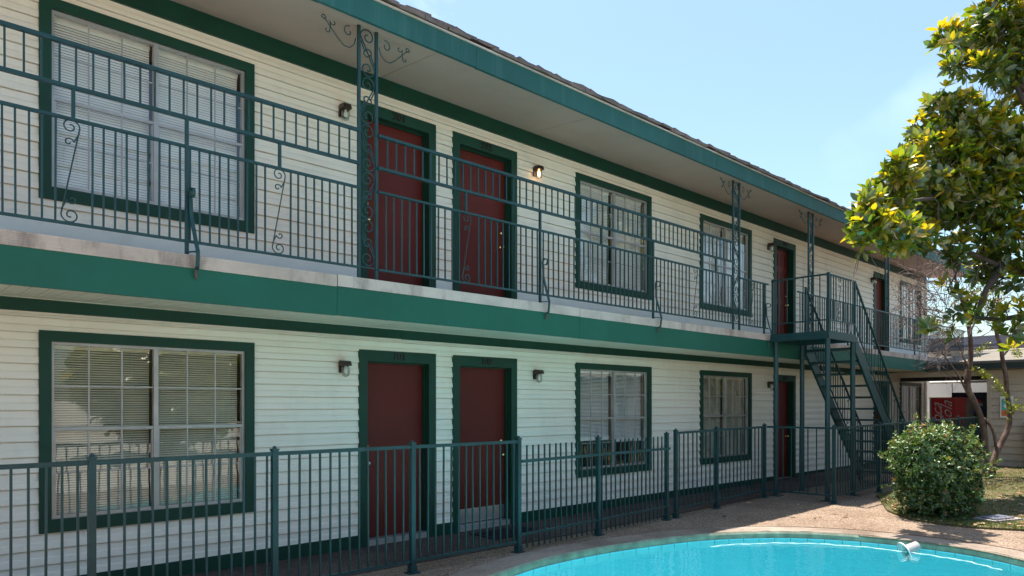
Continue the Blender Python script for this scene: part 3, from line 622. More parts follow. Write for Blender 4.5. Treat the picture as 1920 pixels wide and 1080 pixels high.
def balusters(t, x0, x1, sp, z, mesh, y, skip=()):
    n = max(1, round((x1-x0)/sp))
    for i in range(1, n):
        xx = x0+(x1-x0)*i/n
        if any(a-0.02 < xx < b+0.02 for a, b in skip): continue
        put('baluster', mesh, t, (xx+random.uniform(-.003, .003), y, z), (random.uniform(-.004, .004), random.uniform(-.005, .005), 0))
def edge_bracket(t, x, y):
    b = MB(); xo = x+0.02
    cz_ = 3.335; R0 = 0.045; cy_ = y-0.07
    curl = [(cy_+R0*(1-.25*i/12)*math.cos(a), cz_+R0*(1-.25*i/12)*math.sin(a)) for i, a in enumerate(np.linspace(PI*0.0, 1.75*PI, 13))]
    curl = [(y-0.034, 3.22)]+curl
    for p, q in zip(curl[:-1], curl[1:]): b.bar((xo, p[0], p[1]), (xo, q[0], q[1]), 0.026, 0.006, (0, 0.3, 1))
    path = [(xo, y-0.034, 3.30), (xo+.004, y-0.034, 3.16), (xo+0.02, y-0.075, 2.98), (xo+0.032, y-0.105, 2.86), (xo+0.034, y-0.09, 2.74), (xo+0.034, y-0.062, 2.725)]
    for p, q in zip(path[:-1], path[1:]): b.bar(p, q, 0.030, 0.009, (0, 1, 0))
    b.bar((xo+.03, y-.10, 2.862), (x, y-.0, 2.866), 0.026, 0.008)
    b.build('edge_bracket', M['iron'], t)
    MB().box(xo+0.022, xo+0.044, y-0.062, y-0.050, 2.65, 2.72).build('bolt_tab', M['rust'], t)
def balcony_rail(x0, x1, label, sp, raised, posts, scrolls, stubs, ends=True):
    y = DB+0.03
    t = thing('balcony_railing', label, 'railing', ((x0+x1)/2, y, 2.845), 0, 'green iron railings along the balcony edge')
    MB().box(x0, x1, y-.014, y+.014, 3.712, 3.734).build('top_rail' if not raised else 'rail', M['iron'], t)
    MB().box(x0, x1, y-.011, y+.011, 2.945, 2.965).build('rail', M['iron'], t)
    sk = [(a, a+0.125) for a in scrolls]
    balusters(t, x0, x1, sp, 2.955, BAL, y, sk+[(p, p) for p in posts])
    for a in scrolls: put('scroll', SC_PANEL, t, (a, y, 2.957))
    for p in posts:
        MB().box(p-.013, p+.013, y-.013, y+.013, 2.85, 3.96 if raised else 3.73).build('post', M['iron'], t)
        edge_bracket(t, p, y)
    if raised:
        MB().box(x0, x1, y-.016, y+.016, 3.945, 3.972).build('rail', M['iron'], t)
        MB().box(x0, x1, y-.018, y+.018, 4.262, 4.290).build('top_rail', M['iron'], t)
        balusters(t, x0, x1, 0.108, 3.965, BALS, y)
        for s in stubs: MB().box(s-.012, s+.012, y-.012, y+.012, 3.732, 3.947).build('post', M['iron'], t)
    return t
balcony_rail(-3.0, 3.585, 'tall two tier iron railing in front of the biggest upper window, left of column', 0.078, True, [1.99], [1.11, 2.71], [1.19, 2.78])
balcony_rail(3.795, 10.555, 'tall two tier iron railing in front of doors 201 and 202', 0.092, True, [6.06, 8.34], [4.86, 9.36], [4.91, 7.2, 10.0])
balcony_rail(10.765, 11.70, 'short low iron railing between the second column and the stair landing', 0.09, False, [11.56], [11.08], [])
rail4 = balcony_rail(12.83, 23.2, 'low iron railing running along the balcony beyond the stairs to the far end', 0.095, False, [15.1, 19.1], [14.5, 16.4, 18.35, 19.4, 21.5], [])

# ------------------------------------------------------------------ staircase
LX0, LX1, LY0, LY1, LZ = 11.71, 12.81, 4.97, DB-0.02, 2.845
st = thing('staircase', 'green steel staircase with open treads descending from the balcony to the deck', 'staircase', ((LX0+LX1)/2, LY0, g(12)))
ld = MB(); ld.box(LX0, LX1, LY0, LY1, LZ-0.03, LZ)
ld.box(LX0, LX1, LY0, LY0+0.04, LZ-0.13, LZ-0.031); ld.box(LX0, LX0+0.04, LY0+.041, LY1, LZ-0.13, LZ-0.031); ld.box(LX1-0.04, LX1, LY0+.041, LY1, LZ-0.13, LZ-0.031)
ld.box(LX0+.041, LX1-.041, LY1-0.04, LY1, LZ-0.13, LZ-0.031); ld.build('landing', M['iron'], st)
for x, y in ((LX0+0.06, LY1-0.06), (LX1-0.04, LY1-0.06), (LX0+0.04, LY0+0.04), (LX1-0.04, LY0+0.04)):
    p = MB(); p.lathe([(0.042, g(x)), (0.042, LZ-0.131)], (x, y, 0), 14); p.build('post', M['iron'], st, smooth=True)
    MB().box(x-.09, x+.09, y-.09, y+.09, g(x), g(x)+0.012).build('base_plate', M['iron'], st)
NR = 13; rise = (LZ-g(15.2))/NR; run = 2.52/(NR-1); SX0 = LX1
SYa, SYb = 4.99, 5.86
def stair_z(x): return LZ-(x-SX0)*rise/run
SX1 = SX0+run*(NR-1)+0.08
for yy in (SYa, SYb):
    s_ = MB(); zt0 = LZ+0.0; off = 0.24
    V = []
    for y2 in (yy-0.02, yy+0.02):
        V += [(SX0, y2, LZ-0.02), (SX1+0.05, y2, stair_z(SX1)+0.06), (SX1+0.05, y2, g(15.3)), (SX1-0.12, y2, g(15.3)), (SX0, y2, LZ-off-0.06)]
    s_.add(V, [(0, 1, 2, 3, 4), (9, 8, 7, 6, 5), (0, 5, 6, 1), (1, 6, 7, 2), (2, 7, 8, 3), (3, 8, 9, 4), (4, 9, 5, 0)]); s_.build('stringer', M['iron'], st)
for k in range(1, NR):
    xk = SX0+run*(k-1); zk = LZ-rise*k
    MB().box(xk-0.01, xk+0.25, SYa+0.021, SYb-0.021, zk-0.035, zk).build('tread', M['iron'], st)
def stair_rail(yy, name):
    r = MB(); a = (SX0, yy, LZ+0.93); b = (SX1, yy, stair_z(SX1)+0.93)
    r.bar(a, b, 0.034, 0.022); r.bar((SX0, yy, LZ+0.17), (SX1, yy, stair_z(SX1)+0.17), 0.02, 0.02); 
    R = r.build('hand_rail', M['iron'], st)
    n = 24
    hb = vbar(0.013, 0.77)
    for i in range(1, n):
        x = SX0+(SX1-SX0)*i/n
        if i in (8, 9, 17, 18): continue
        put('baluster', hb, R, (x, yy, stair_z(x)+0.165))
    for x in (SX0+(SX1-SX0)*8/n-0.02, SX0+(SX1-SX0)*17/n-0.02):
        put('scroll', SC_PANEL, R, (x, yy, stair_z(x+0.06)+0.165))
    for x in (SX0, SX1): MB().box(x-.016, x+.016, yy-.016, yy+.016, max(stair_z(x)-0.05, g(x)), stair_z(x)+0.94).build('post', M['iron'], R)
stair_rail(SYa, 'outer'); stair_rail(SYb, 'inner')
lr = MB(); yl = LY0+0.015; xl = LX0+0.015
lr.box(xl-.016, LX1, yl-.016, yl+.016, LZ+0.915, LZ+0.94)
LRo = lr.build('landing_rail', M['iron'], st)
MB().box(xl+.012, LX1, yl-.01, yl+.01, LZ+0.17, LZ+0.19).build('landing_rail', M['iron'], st); MB().box(xl-.01, xl+.01, yl+.012, LY1, LZ+0.17, LZ+0.19).build('landing_rail', M['iron'], st)
lr = MB(); lr.box(xl-.016, xl+.016, yl+.0165, LY1, LZ+0.915, LZ+0.94); LRs = lr.build('landing_rail', M['iron'], st)
BL = vbar(0.013, 0.745)
for i in range(1, 11):
    x = xl+(LX1-xl)*i/11
    if i in (4, 5): continue
    put('baluster', BL, LRo, (x, yl, LZ+0.18))
put('scroll', SC_PANEL, LRo, (xl+(LX1-xl)*4/11-.02, yl, LZ+0.17))
for i in range(1, 7):
    y = yl+(LY1-yl)*i/7
    put('baluster', BL, LRs, (xl, y, LZ+0.18))
MB().box(xl-.02, xl+.02, yl-.02, yl+.02, LZ, LZ+0.955).build('corner_post', M['iron'], LRo)
MB().box(xl-.016, xl+.016, LY1-.04, LY1-.008, LZ, LZ+0.95).build('corner_post', M['iron'], LRo)

# ------------------------------------------------------------------ pool fence
PICK = {}
def fence(name, label, p0, p1, posts, sp, ztop, zbot, z_lo=0.10, pick=None, grp='green iron fence runs around the pool', capped=True, post_top=None, cat='fence'):
    p0 = Vector((p0[0], p0[1], g(p0[0]))); p1 = Vector((p1[0], p1[1], g(p1[0]))); L = (p1-p0).xy.length; ang = math.atan2(p1.y-p0.y, p1.x-p0.x)
    t = thing(name, label, cat, p0, ang or 1e-5, grp); WD[t] = Vector((0, 0, 0)); dz = (p1.z-p0.z)/L
    ht = pick[1] if pick else ztop-.02
    for zz, h, w in ((ztop, .032, .036), (zbot, .026, .026)):
        MB().bar((0, 0, zz-h/2), (L, 0, zz-h/2+dz*L), w, h).build('rail', M['iron'], t)
    lo = pick[0] if pick else zbot-.01
    key = (round(lo, 3), round(ht, 3))
    if key not in PICK: m_ = MB(); m_.box(-.0075, .0075, -.0075, .0075, 0, ht-lo); PICK[key] = m_.mesh('picket', M['iron'])
    n = round(L/sp)
    for i in range(1, n):
        x = L*i/n
        if any(abs(x-q) < 0.035 for q in posts): continue
        put('picket', PICK[key], t, (x, 0, lo+dz*x), (random.uniform(-.004, .004), random.uniform(-.006, .006), 0))
    for q in posts:
        pm = MB(); pt = post_top or ztop+0.01
        pm.box(q-.024, q+.024, -.024, .024, dz*q+.01, pt+dz*q); pm.box(q-.029, q+.029, -.029, .029, pt+dz*q, pt+.016+dz*q); pm.lathe([(.02, pt+dz*q+.016), (.014, pt+dz*q+.034), (0, pt+dz*q+.04)], (q, 0, 0), 8)
        pm.box(q-.034, q+.034, -.034, .034, dz*q+0.012, dz*q+0.075); pm.box(q-.06, q+.06, -.05, .05, dz*q, dz*q+0.011)
        pm.build('post', M['iron'], t)
    return t
fence('pool_fence', 'green iron pool fence run nearest the camera, in front of door 101', (-3.2, 5.62), (5.40, 5.68), [0.6, 1.98, 3.2, 4.43, 5.77, 7.16, 8.58], 0.097, 1.235, 0.13)
fence('pool_gate', 'open topped iron picket gate section, in front of the ground floor window with raised blind', (5.42, 5.68), (8.42, 5.80), [1.38, 2.93], 0.096, 1.015, 0.20, pick=(0.03, 1.175), post_top=1.20, cat='gate', grp=None)
fence('pool_fence', 'green iron pool fence run between the picket section and the stair posts', (8.56, 5.81), (11.42, 5.93), [0.03, 1.2, 2.84], 0.125, 1.225, 0.14)
fence('pool_fence', 'short green fence return beside the first stair post, set across the deck', (11.44, 5.90), (11.50, 4.80), [1.1], 0.13, 1.225, 0.14)
fence('pool_fence', 'long green iron fence run passing in front of the stair foot and behind the bush', (11.54, 4.80), (19.95, 4.86), [1.9, 3.1, 4.9, 6.7, 8.35], 0.105, 1.225, 0.14)

# ------------------------------------------------------------------ wall lamps
def wall_lamp(x, z, lit, label):
    y = WY-0.02
    t = thing('wall_lamp', label, 'lamp', (x, y, z), 0, 'jar lamps beside the doors')
    b = MB(); b.box(x-.045, x+.045, y-.02, y, z-.05, z+.07)
    b.add([(x-.05, y-.019, z+.02), (x+.05, y-.019, z+.02), (x+.05, y-.13, z+.025), (x-.05, y-.13, z+.025), (x-.045, y-.019, z+.085), (x+.045, y-.019, z+.085), (x+.042, y-.12, z+.075), (x-.042, y-.12, z+.075)],
          [(0, 3, 2, 1), (4, 5, 6, 7), (0, 1, 5, 4), (1, 2, 6, 5), (2, 3, 7, 6), (3, 0, 4, 7)])
    b.build('bracket', M['brown'], t)
    MB().lathe([(0.036, z+.02), (0.044, z-.0), (0.046, z-.05), (0.036, z-.085), (0.015, z-.10), (0, z-.102)], (x, y-.075, 0), 14).build('glass_jar', M['lampglass'], t, smooth=True)
    MB().lathe([(0.010, z+.02), (0.016, z-.01), (0.021, z-.035), (0.014, z-.06), (0, z-.066)], (x, y-.075, 0), 10).build('bulb', M['bulb'] if lit else M['logo_white'], t, smooth=True)
    return t
wall_lamp(4.0-.03, 2.03, False, 'unlit jar lamp left of door 101')
wall_lamp(6.98, 2.03, False, 'unlit jar lamp right of door 102')
wall_lamp(13.68, 2.02, False, 'unlit jar lamp on the ground floor wall behind the stair posts')
wall_lamp(4.0-.03, 4.85, False, 'unlit jar lamp on the upper wall left of door 201')
wall_lamp(6.98, 4.86, True, 'lit jar lamp glowing orange on the upper wall right of door 202')
wall_lamp(13.68, 4.83, False, 'unlit jar lamp left of the six panel upper door')
wall_lamp(19.1, 4.8, False, 'unlit jar lamp left of the farthest upper door')
dm = MB(); dm.box(5.62, 6.52, 6.32, 6.86, 0.0, 0.012)
for k in range(8): dm.box(5.66+k*.105, 5.72+k*.105, 6.36, 6.82, 0.012, 0.018)
tag(dm.build('door_mat', M['mat_rubber']), 'black rubber mat lying on the deck before door 102', 'door mat')

# ------------------------------------------------------------------ wing with vending passage
WX = 20.1; EX = 19.8; CY = 4.72
wing = thing('office_wing', 'low tan sided wing with dark eave crossing the far end of the yard', 'building', (WX+2, 0, 0.1))
wm = MB(); wm.box(WX+.004, WX+.16, -12, CY, 0.0, 2.46); wm.box(WX+.16, 26, CY-.16, CY, 0.0, 2.46); wm.build('wall', M['tan_siding'], wing)
z = 0.14
while z < 2.30:
    s_ = MB(); h = 0.165
    s_.add([(WX+.003, -12, z), (WX-.022, -12, z), (WX-.006, -12, z+h-.014), (WX+.003, -12, z+h-.014), (WX+.003, CY, z), (WX-.026, CY, z), (WX-.006, CY, z+h-.014), (WX+.003, CY, z+h-.014)], [(0, 1, 2, 3), (7, 6, 5, 4), (0, 4, 5, 1), (1, 5, 6, 2), (2, 6, 7, 3)])
    s_.build('siding_board', M['tan_siding'], wing); z += h
MB().box(WX-.03, WX+.08, CY-.07, CY+.012, 0.1, 2.455).build('corner_board', M['tan_siding'], wing)
MB().box(EX, EX+.04, -12, DB-.02, 2.485, 2.645).build('fascia', M['dark_fascia'], wing)
MB().box(EX-.02, EX+.06, -12, DB-.02, 2.647, 2.675).build('gutter_edge', M['slate'], wing)
rf = MB(); rf.add([(EX-.02, -12, 2.677), (EX-.02, DB-.03, 2.677), (25.2, DB-.03, 3.30), (25.2, -12, 3.30), (26.4, -12, 2.5), (26.4, DB-.03, 2.5), (EX+.05, -12, 2.47), (EX+.05, DB-.03, 2.47)],
       [(0, 1, 2, 3), (3, 2, 5, 4), (6, 4, 5, 7), (0, 6, 7, 1), (1, 7, 5, 2), (0, 3, 4, 6)]); rf.build('roof', M['tan_roof'], wing)
MB().box(WX, WX+.1, CY+.013, WY-.04, 2.33, 2.468).build('header_beam', M['tan_siding'], wing)
MB().box(WX+1.0, WX+1.1, CY+.013, WY-.04, 2.26, 2.468).build('dark_beam', M['black'], wing)
MB().tube([(23.35, CY+.1, 2.28), (23.35, WY-.1, 2.28)], 0.035, 8).build('lit_strip', M['white'], wing)  # white tube added to stand for a bright lit strip under the roof
MB().box(23.9, 24.0, -12, WY+.0, 3.302, 3.38).build('ridge_cap', M['slate'], wing)
# notice board, cabinet
pb = thing('notice_frame', 'small white framed poster with teal and orange picture on the tan wing wall', 'poster', (WX-.05, 4.32, 1.3))
yA, yB = 4.20, 4.46
MB().box(WX-.055, WX-.028, yA, yB, 1.32, 1.83).build('frame', M['white'], pb)
MB().box(WX-.059, WX-.0555, yA+.03, yB-.03, 1.50, 1.76).build('teal_picture', M['teal_print'], pb)
MB().box(WX-.059, WX-.0555, yA+.03, yB-.03, 1.36, 1.498).build('orange_picture', M['orange_print'], pb)
MB().lathe([(0, WX-.061), (.05, WX-.0605), (.05, WX-.0592)], (0, (yA+yB)/2+.01, 1.60), 14, 'x').build('round_print', M['logo_white'], pb)
ut = thing('utility_cabinet', 'dark green metal cabinet standing against the tan wing wall at the right edge', 'cabinet', (WX-.2, 3.85, g(20)))
MB().box(WX-.3, WX-.03, 3.25, 3.93, 0.45, 1.19).build('body', M['utility'], ut); MB().box(WX-.31, WX-.03, 3.23, 3.95, 1.191, 1.215).build('lid', M['utility'], ut)
MB().box(WX-.27, WX-.06, 3.30, 3.34, g(20), .449).build('leg', M['utility'], ut); MB().box(WX-.27, WX-.06, 3.84, 3.88, g(20), .449).build('leg', M['utility'], ut)
MB().box(WX-.312, WX-.3005, 3.30, 3.88, .52, 1.12).build('door', M['utility'], ut)
# vending machines
v1 = thing('vending_machine', 'red drinks vending machine with white script lettering in the passage', 'vending machine', (22.4, 6.1, g(22)))
MB().box(22.02, 22.78, 5.67, 6.56, g(22)+.06, 1.80).build('cabinet', M['grey_metal'], v1)
MB().box(21.985, 22.018, 5.93, 6.50, g(22)+.10, 1.79).build('front_panel', M['red_panel'], v1)
MB().box(21.975, 22.018, 5.675, 5.926, g(22)+.10, 1.79).build('selection_panel', M['red_panel_light'], v1)
MB().box(21.985, 22.79, 5.66, 6.57, 1.802, 1.83).build('top', M['red_panel_light'], v1)
MB().box(22.05, 22.7, 5.7, 6.5, g(22), g(22)+.059).build('base', M['black'], v1)
# script wordmark running up the panel
lg = text_mesh('Coca', 0.40, 0.002, 'wordmark', M['logo_white'], -0.004, 0.5); lg2 = text_mesh('Cola', 0.40, 0.002, 'wordmark', M['logo_white'], -0.004, 0.5)
R_ = Matrix(((0, 0, -1), (-1, 0, 0), (0, 1, 0))).to_4x4() @ Matrix.Rotation(PI/2, 4, 'Z')
for me_, yy, zz in ((lg, 6.36, 1.24), (lg2, 6.12, 1.34)):
    put('wordmark', me_, v1, (21.981, yy, zz), R_.to_euler())
sw = MB()
for pts in ([(6.42, .75), (6.36, .95), (6.27, 1.2), (6.26, 1.45), (6.32, 1.62), (6.44, 1.68)], [(6.30, .7), (6.21, .9), (6.19, 1.15), (6.22, 1.3)]):
    sw.tube([(21.982, a, b) for a, b in pts], [0.004, .01, .014, .012, .009, .004][:len(pts)], 6)
sw.build('swash', M['logo_white'], v1)
v2 = thing('vending_machine', 'dark navy vending machine with a red white and blue roundel, behind the red one', 'vending machine', (23.2, 5.8, g(22)))
MB().box(22.83, 23.3, 5.36, 6.24, g(22)+.05, 1.97).build('cabinet', M['black'], v2)
MB().box(22.795, 22.829, 5.40, 6.20, g(22)+.10, 1.93).build('front_panel', M['navy'], v2)
MB().box(22.84, 23.28, 5.4, 6.2, g(22), g(22)+.049).build('base', M['black'], v2)
cyL, czL, rL = 5.68, 1.60, 0.21
def band(zlo, zhi, mat, name):
    n = 28; top = []; bot = []
    for i in range(n+1):
        u = -rL+2*rL*i/n; hc = math.sqrt(max(0, rL*rL-u*u)); wv_ = 0.045*math.sin(u/rL*PI*0.9)
        lo = max(-hc, min(hc, zlo*rL+wv_)) if zlo > -1 else -hc; hi = min(hc, max(-hc, zhi*rL+wv_)) if zhi < 1 else hc
        top.append((22.7925, cyL-u, czL+max(hi, lo))); bot.append((22.7925, cyL-u, czL+lo))
    mb = MB(); V = bot+top+[(22.7945, b, c_) for a, b, c_ in bot+top]; k = n+1; F = [(i, i+1, k+i+1, k+i) for i in range(n)]+[(2*k+i, 3*k+i, 3*k+i+1, 2*k+i+1) for i in range(n)]
    mb.add(V, F); mb.build(name, mat, v2)
band(0.18, 1, M['logo_red'], 'red_band'); band(-0.18, 0.178, M['logo_white'], 'white_band'); band(-1, -0.182, M['logo_blue'], 'blue_band')
# passage back: chain link fence and pale wall
cl = thing('chain_link_fence', 'grey chain link fence closing the passage behind the vending machines', 'fence', (24.2, 6, 0.15))
cw_ = MB(); zA, zB = 0.15, 2.45
ys_ = np.arange(2.5, 9.5, 0.075)
for y in ys_:
    for s in (-1, 1):
        y2 = y+s*(zB-zA); y3 = min(max(y2, 2.5), 9.5); z2 = zA+abs(y3-y)
        if z2-zA > 0.05: cw_.bar((24.2+s*.003, y, zA), (24.2+s*.003, y3, z2), .004, .004)
tag(cw_.build('chain_mesh', M['steel'], cl), kind='stuff')
for y in (2.5, 5.3, 6.62, 9.5): MB().lathe([(.025, .1), (.025, 2.5)], (24.24, y, 0), 8).build('post', M['steel'], cl)
MB().tube([(24.22, 2.5, 2.47), (24.22, 9.5, 2.47)], .02, 6).build('top_rail', M['steel'], cl)
nb = thing('neighbour_building', 'pale building with a blue grey roof edge behind the low wing', 'building', (32, 2, 0))
MB().box(29.5, 40, -25, 18, 0, 3.6).build('wall', paint('pale_grey_wall', (0.46, 0.45, 0.44), 0.8, 0.06), nb); MB().box(29.1, 40.5, -25.5, 10.0, 3.62, 4.05).build('roof_edge', M['slate'], nb)
MB().box(29.4, 40.5, 10.1, 18.5, 3.601, 4.6).build('parapet', M['white'], nb)

# ------------------------------------------------------------------ small things on the ground and the water
dc = thing('drain_lid', 'square grey concrete lid set in the lawn edge beside the pool deck', 'lid', (11.25, 2.5, .06))
MB().add([(10.97, 2.50, .05), (11.10, 2.78, .05), (11.70, 2.62, .05), (11.50, 2.30, .05), (10.97, 2.50, .10), (11.10, 2.78, .10), (11.70, 2.62, .10), (11.50, 2.30, .10)], [(3, 2, 1, 0), (4, 5, 6, 7), (0, 1, 5, 4), (1, 2, 6, 5), (2, 3, 7, 6), (3, 0, 4, 7)]).build('slab', M['lid'], dc)
MB().add([(11.05, 2.50, .10), (11.15, 2.70, .10), (11.58, 2.60, .10), (11.44, 2.38, .10), (11.05, 2.50, .115), (11.15, 2.70, .115), (11.58, 2.60, .115), (11.44, 2.38, .115)], [(3, 2, 1, 0), (4, 5, 6, 7), (0, 1, 5, 4), (1, 2, 6, 5), (2, 3, 7, 6), (3, 0, 4, 7)]).build('cover', M['slate'], dc)
cup = thing('floating_cup', 'pale plastic flared cup floating on its side at the pool edge', 'cup', (9.03, 2.80, -.03), 2.5); cup.rotation_euler = (0, 0.40, 2.45); cup.scale = (1.1, 1.1, 1.1)
cp_ = MB(); cp_.lathe([(0.0, .0), (.045, .0), (.05, .005), (.055, .10), (.06, .14), (.095, .155), (.10, .16), (.093, .163), (.055, .148), (.05, .10), (.042, .01), (0, .008)], (0, 0, .028), 20, 'x')
cp_.build('cup_shell', M['plastic'], cup, smooth=True)
cupr = MB(); cupr.lathe([(.1005, .154), (.104, .158), (.1005, .165)], (0, 0, .028), 20, 'x'); cupr.build('rim', M['white'], cup, smooth=True)
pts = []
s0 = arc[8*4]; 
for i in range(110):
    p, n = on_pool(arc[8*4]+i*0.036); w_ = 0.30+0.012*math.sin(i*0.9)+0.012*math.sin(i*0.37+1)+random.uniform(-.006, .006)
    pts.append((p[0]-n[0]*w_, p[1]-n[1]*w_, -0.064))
cm = MB(); cm.tube(pts, [0.0015+0.0022*abs(math.sin(i*.5)) for i in range(110)], 5)  # thin white tube drawn as the sun's ripple sparkle on the water
tag(cm.build('ripple_glint', M['logo_white'], smooth=True), 'thin white wavy line of sun sparkle drawn on the pool water just inside its edge', 'glint')

# ------------------------------------------------------------------ foliage
def rosette_leaves(c, d, L, n, spread, rs, lift=0.0):
    """n leaves fanned about direction d at c; returns verts (n,6,3) and 4 faces each"""
    d = d/np.linalg.norm(d); a = np.cross(d, [0.3, 0.1, 1.0]); a /= np.linalg.norm(a); b = np.cross(d, a)
    out = []
    ph = rs.random()*6.28
    for i in range(n):
        t = ph+i*2.4; sp_ = spread*(0.45+0.75*rs.random()); l_ = L*(0.7+0.45*rs.random())
        side = a*math.cos(t)+b*math.sin(t); ax = d*math.cos(sp_)+side*math.sin(sp_); ax /= np.linalg.norm(ax)
        w = np.cross(ax, d*math.sin(sp_)-side*math.cos(sp_)); w /= np.linalg.norm(w)+1e-9; nn = np.cross(w, ax)
        if nn[2] < 0: nn = -nn; w = -w
        W_ = l_*0.21; p0 = c+ax*l_*0.08
        fold = 0.25*W_; dr_ = 0.10*l_*rs.random()
        out.append([p0, p0+ax*l_*.38+w*W_+nn*fold, p0+ax*l_*.40-w*W_+nn*fold, p0+ax*l_*.42, p0+ax*l_*.75+w*W_*.8+nn*(fold-dr_*.5), p0+ax*l_*.75-w*W_*.8+nn*(fold-dr_*.5), p0+ax*l_*.78-nn*dr_*.5, p0+ax*l_-nn*dr_])
    return np.array(out)
LF = np.array([[0, 3, 1, 1], [0, 2, 3, 3]])
def leaf_mesh_from(blocks, name, mat, tone):
    V = np.concatenate(blocks).reshape(-1, 3); nl = len(V)//8
    base = (np.arange(nl)*8)[:, None]
    tri = np.array([[0, 3, 1], [0, 2, 3], [1, 3, 6], [1, 6, 4], [3, 2, 5], [3, 5, 6], [4, 6, 7], [6, 5, 7]])
    F = (base[:, :, None]+tri[None]).reshape(-1, 3); r = np.repeat(tone, 8)
    return cmesh(name, V, F, mat, r, False)

mag = thing('magnolia_tree', 'large leaved magnolia with glossy yellow green and rusty foliage reaching in from the right', 'tree', tuple(at(2010, 950, 11.9).xy)+(g(15),))
blobs = [(1900, 15, 62), (1865, 70, 52), (1815, 88, 36), (1785, 72, 26), (1905, 110, 50), (1860, 125, 30), (1805, 118, 24), (1915, 165, 20), (1770, 195, 30), (1800, 222, 40), (1900, 215, 34),
         (1735, 248, 26), (1790, 262, 44), (1850, 270, 60), (1905, 300, 60), (1720, 292, 34), (1765, 320, 60), (1690, 325, 30), (1830, 345, 70), (1895, 380, 60), (1665, 372, 38), (1710, 385, 50), (1770, 400, 52),
         (1628, 392, 26), (1640, 430, 34), (1615, 462, 14), (1690, 440, 34), (1735, 450, 28), (1845, 430, 46), (1905, 455, 46), (1790, 470, 24), (1850, 500, 28), (1900, 530, 40), (1772, 545, 20), (1800, 575, 26), (1840, 590, 26), (1740, 612, 12),
         (1905, 600, 30), (1862, 625, 16), (1795, 632, 14), (1905, 655, 12), (1985, 120, 80), (1990, 280, 95), (2000, 440, 95), (1985, 570, 60), (2080, 200, 110), (2090, 400, 120), (1990, -40, 90), (2080, 20, 100), (1930, -60, 60)]
rs = np.random.default_rng(3)
def cdep(px): return 9.35 if px < 1650 else 9.5 if px < 1697 else 11.4+0.4*min(1.0, (px-1697)/150)
crown = []; RL = []
for (px, py, rp) in blobs:
    d0 = cdep(px)+rs.uniform(-.3, .5); s = d0/1330; r = rp*s; c0 = np.array(at(px, py, d0))
    N = max(5, int(2.7*(rp/10)**2)) if px < 1960 and py > 0 else int(0.45*(rp/10)**2)
    if 500 < py and px < 1925: N = int(N*.55)
    for k in range(N):
        v = rs.normal(size=3); v /= np.linalg.norm(v); rad = r*(rs.random()**0.33)*1.02
        p = c0+v*rad*np.array([1, 1, .95])
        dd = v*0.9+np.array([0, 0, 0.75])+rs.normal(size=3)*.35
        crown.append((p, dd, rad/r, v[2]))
# keep the clusters that show largest as parts
def depth(p): return p[0]*CA+p[1]*SA
def pxy(p): d = depth(p); return 960+1330*(p[0]*SA-p[1]*CA)/d, 759-1330*(p[2]-EYE)/d
inview = [i for i, c_ in enumerate(crown) if 1580 < pxy(c_[0])[0] < 1925 and -10 < pxy(c_[0])[1] < 720]
inview.sort(key=lambda i: depth(crown[i][0])); sel = set(inview[:290])
blk = []; tone = []
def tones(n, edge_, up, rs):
    b = 0.22+0.34*edge_+0.42*max(-.3, up); return np.clip(b+rs.normal(0, .22, n), 0, 1)  # sunlit look put into the leaf tone: lighter on top and outer leaves
cluster_meshes = []
for v in range(10):
    Lv = rosette_leaves(np.zeros(3), np.array([0, 0, 1.0]), 0.18, 8, 1.15, rs); cluster_meshes.append(leaf_mesh_from([Lv], 'leaf_cluster', M['magnolia'], np.clip(0.60+rs.normal(0, .25, 8), 0, 1)))
for i, (p, dd, e_, u_) in enumerate(crown):
    if i in sel:
        q = Vector(dd).to_track_quat('Z', 'Y'); put('leaf_cluster', cluster_meshes[i % 10], mag, tuple(p), q.to_euler(), (1, 1, 1)); continue
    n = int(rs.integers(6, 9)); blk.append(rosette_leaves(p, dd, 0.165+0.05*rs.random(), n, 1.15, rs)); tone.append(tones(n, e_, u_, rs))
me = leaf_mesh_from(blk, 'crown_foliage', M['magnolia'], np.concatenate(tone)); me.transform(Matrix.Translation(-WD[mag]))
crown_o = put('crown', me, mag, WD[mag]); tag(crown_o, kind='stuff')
# magnolia wood
tb = MB(); base = Vector(at(2010, 950, 11.9)); base.z = g(15)
tr_pts = [base, at(2005, 800, 11.9), at(2000, 600, 11.8), at(1990, 420, 11.9), at(1985, 200, 12), at(1980, 0, 12)]
tb.tube(tr_pts, [.17, .14, .13, .11, .08, .04], 10)
for a, pts in enumerate([[(2000, 600), (1940, 520), (1880, 500), (1810, 470), (1750, 452), (1690, 430)], [(1992, 450), (1920, 400), (1840, 380), (1760, 370), (1680, 380)], [(1988, 300), (1920, 260), (1850, 250), (1780, 235)],
                         [(1985, 200), (1925, 170), (1880, 120), (1820, 95)], [(1985, 260), (1935, 215), (1905, 160), (1890, 60)], [(2000, 600), (1930, 590), (1870, 600), (1800, 590)], [(1880, 500), (1850, 540), (1830, 590)], [(1780, 235), (1765, 205), (1768, 190)], [(1840, 380), (1800, 330), (1740, 260)], [(1810, 470), (1790, 520), (1775, 545)]]):
    n = len(pts); tb.tube([at(x, y, min(11.85, cdep(x)+.15)+.05*math.sin(a+i)) for i, (x, y) in enumerate(pts)], [0.055*(1-i/(n+0.3))+.008 if a < 7 else .012 for i in range(n)], 7)
tb.build('trunk', M['darkbark'], mag, smooth=True)
tw = MB()
for k in range(260):
    p, dd, e_, u_ = crown[rs.integers(len(crown))]
    a = Vector(p); b = a+Vector(rs.normal(size=3))*0.22+Vector((0, 0, -.12)); tw.tube([a, (a+b)/2+Vector(rs.normal(size=3))*.03, b], [.006, .005, .003], 4)
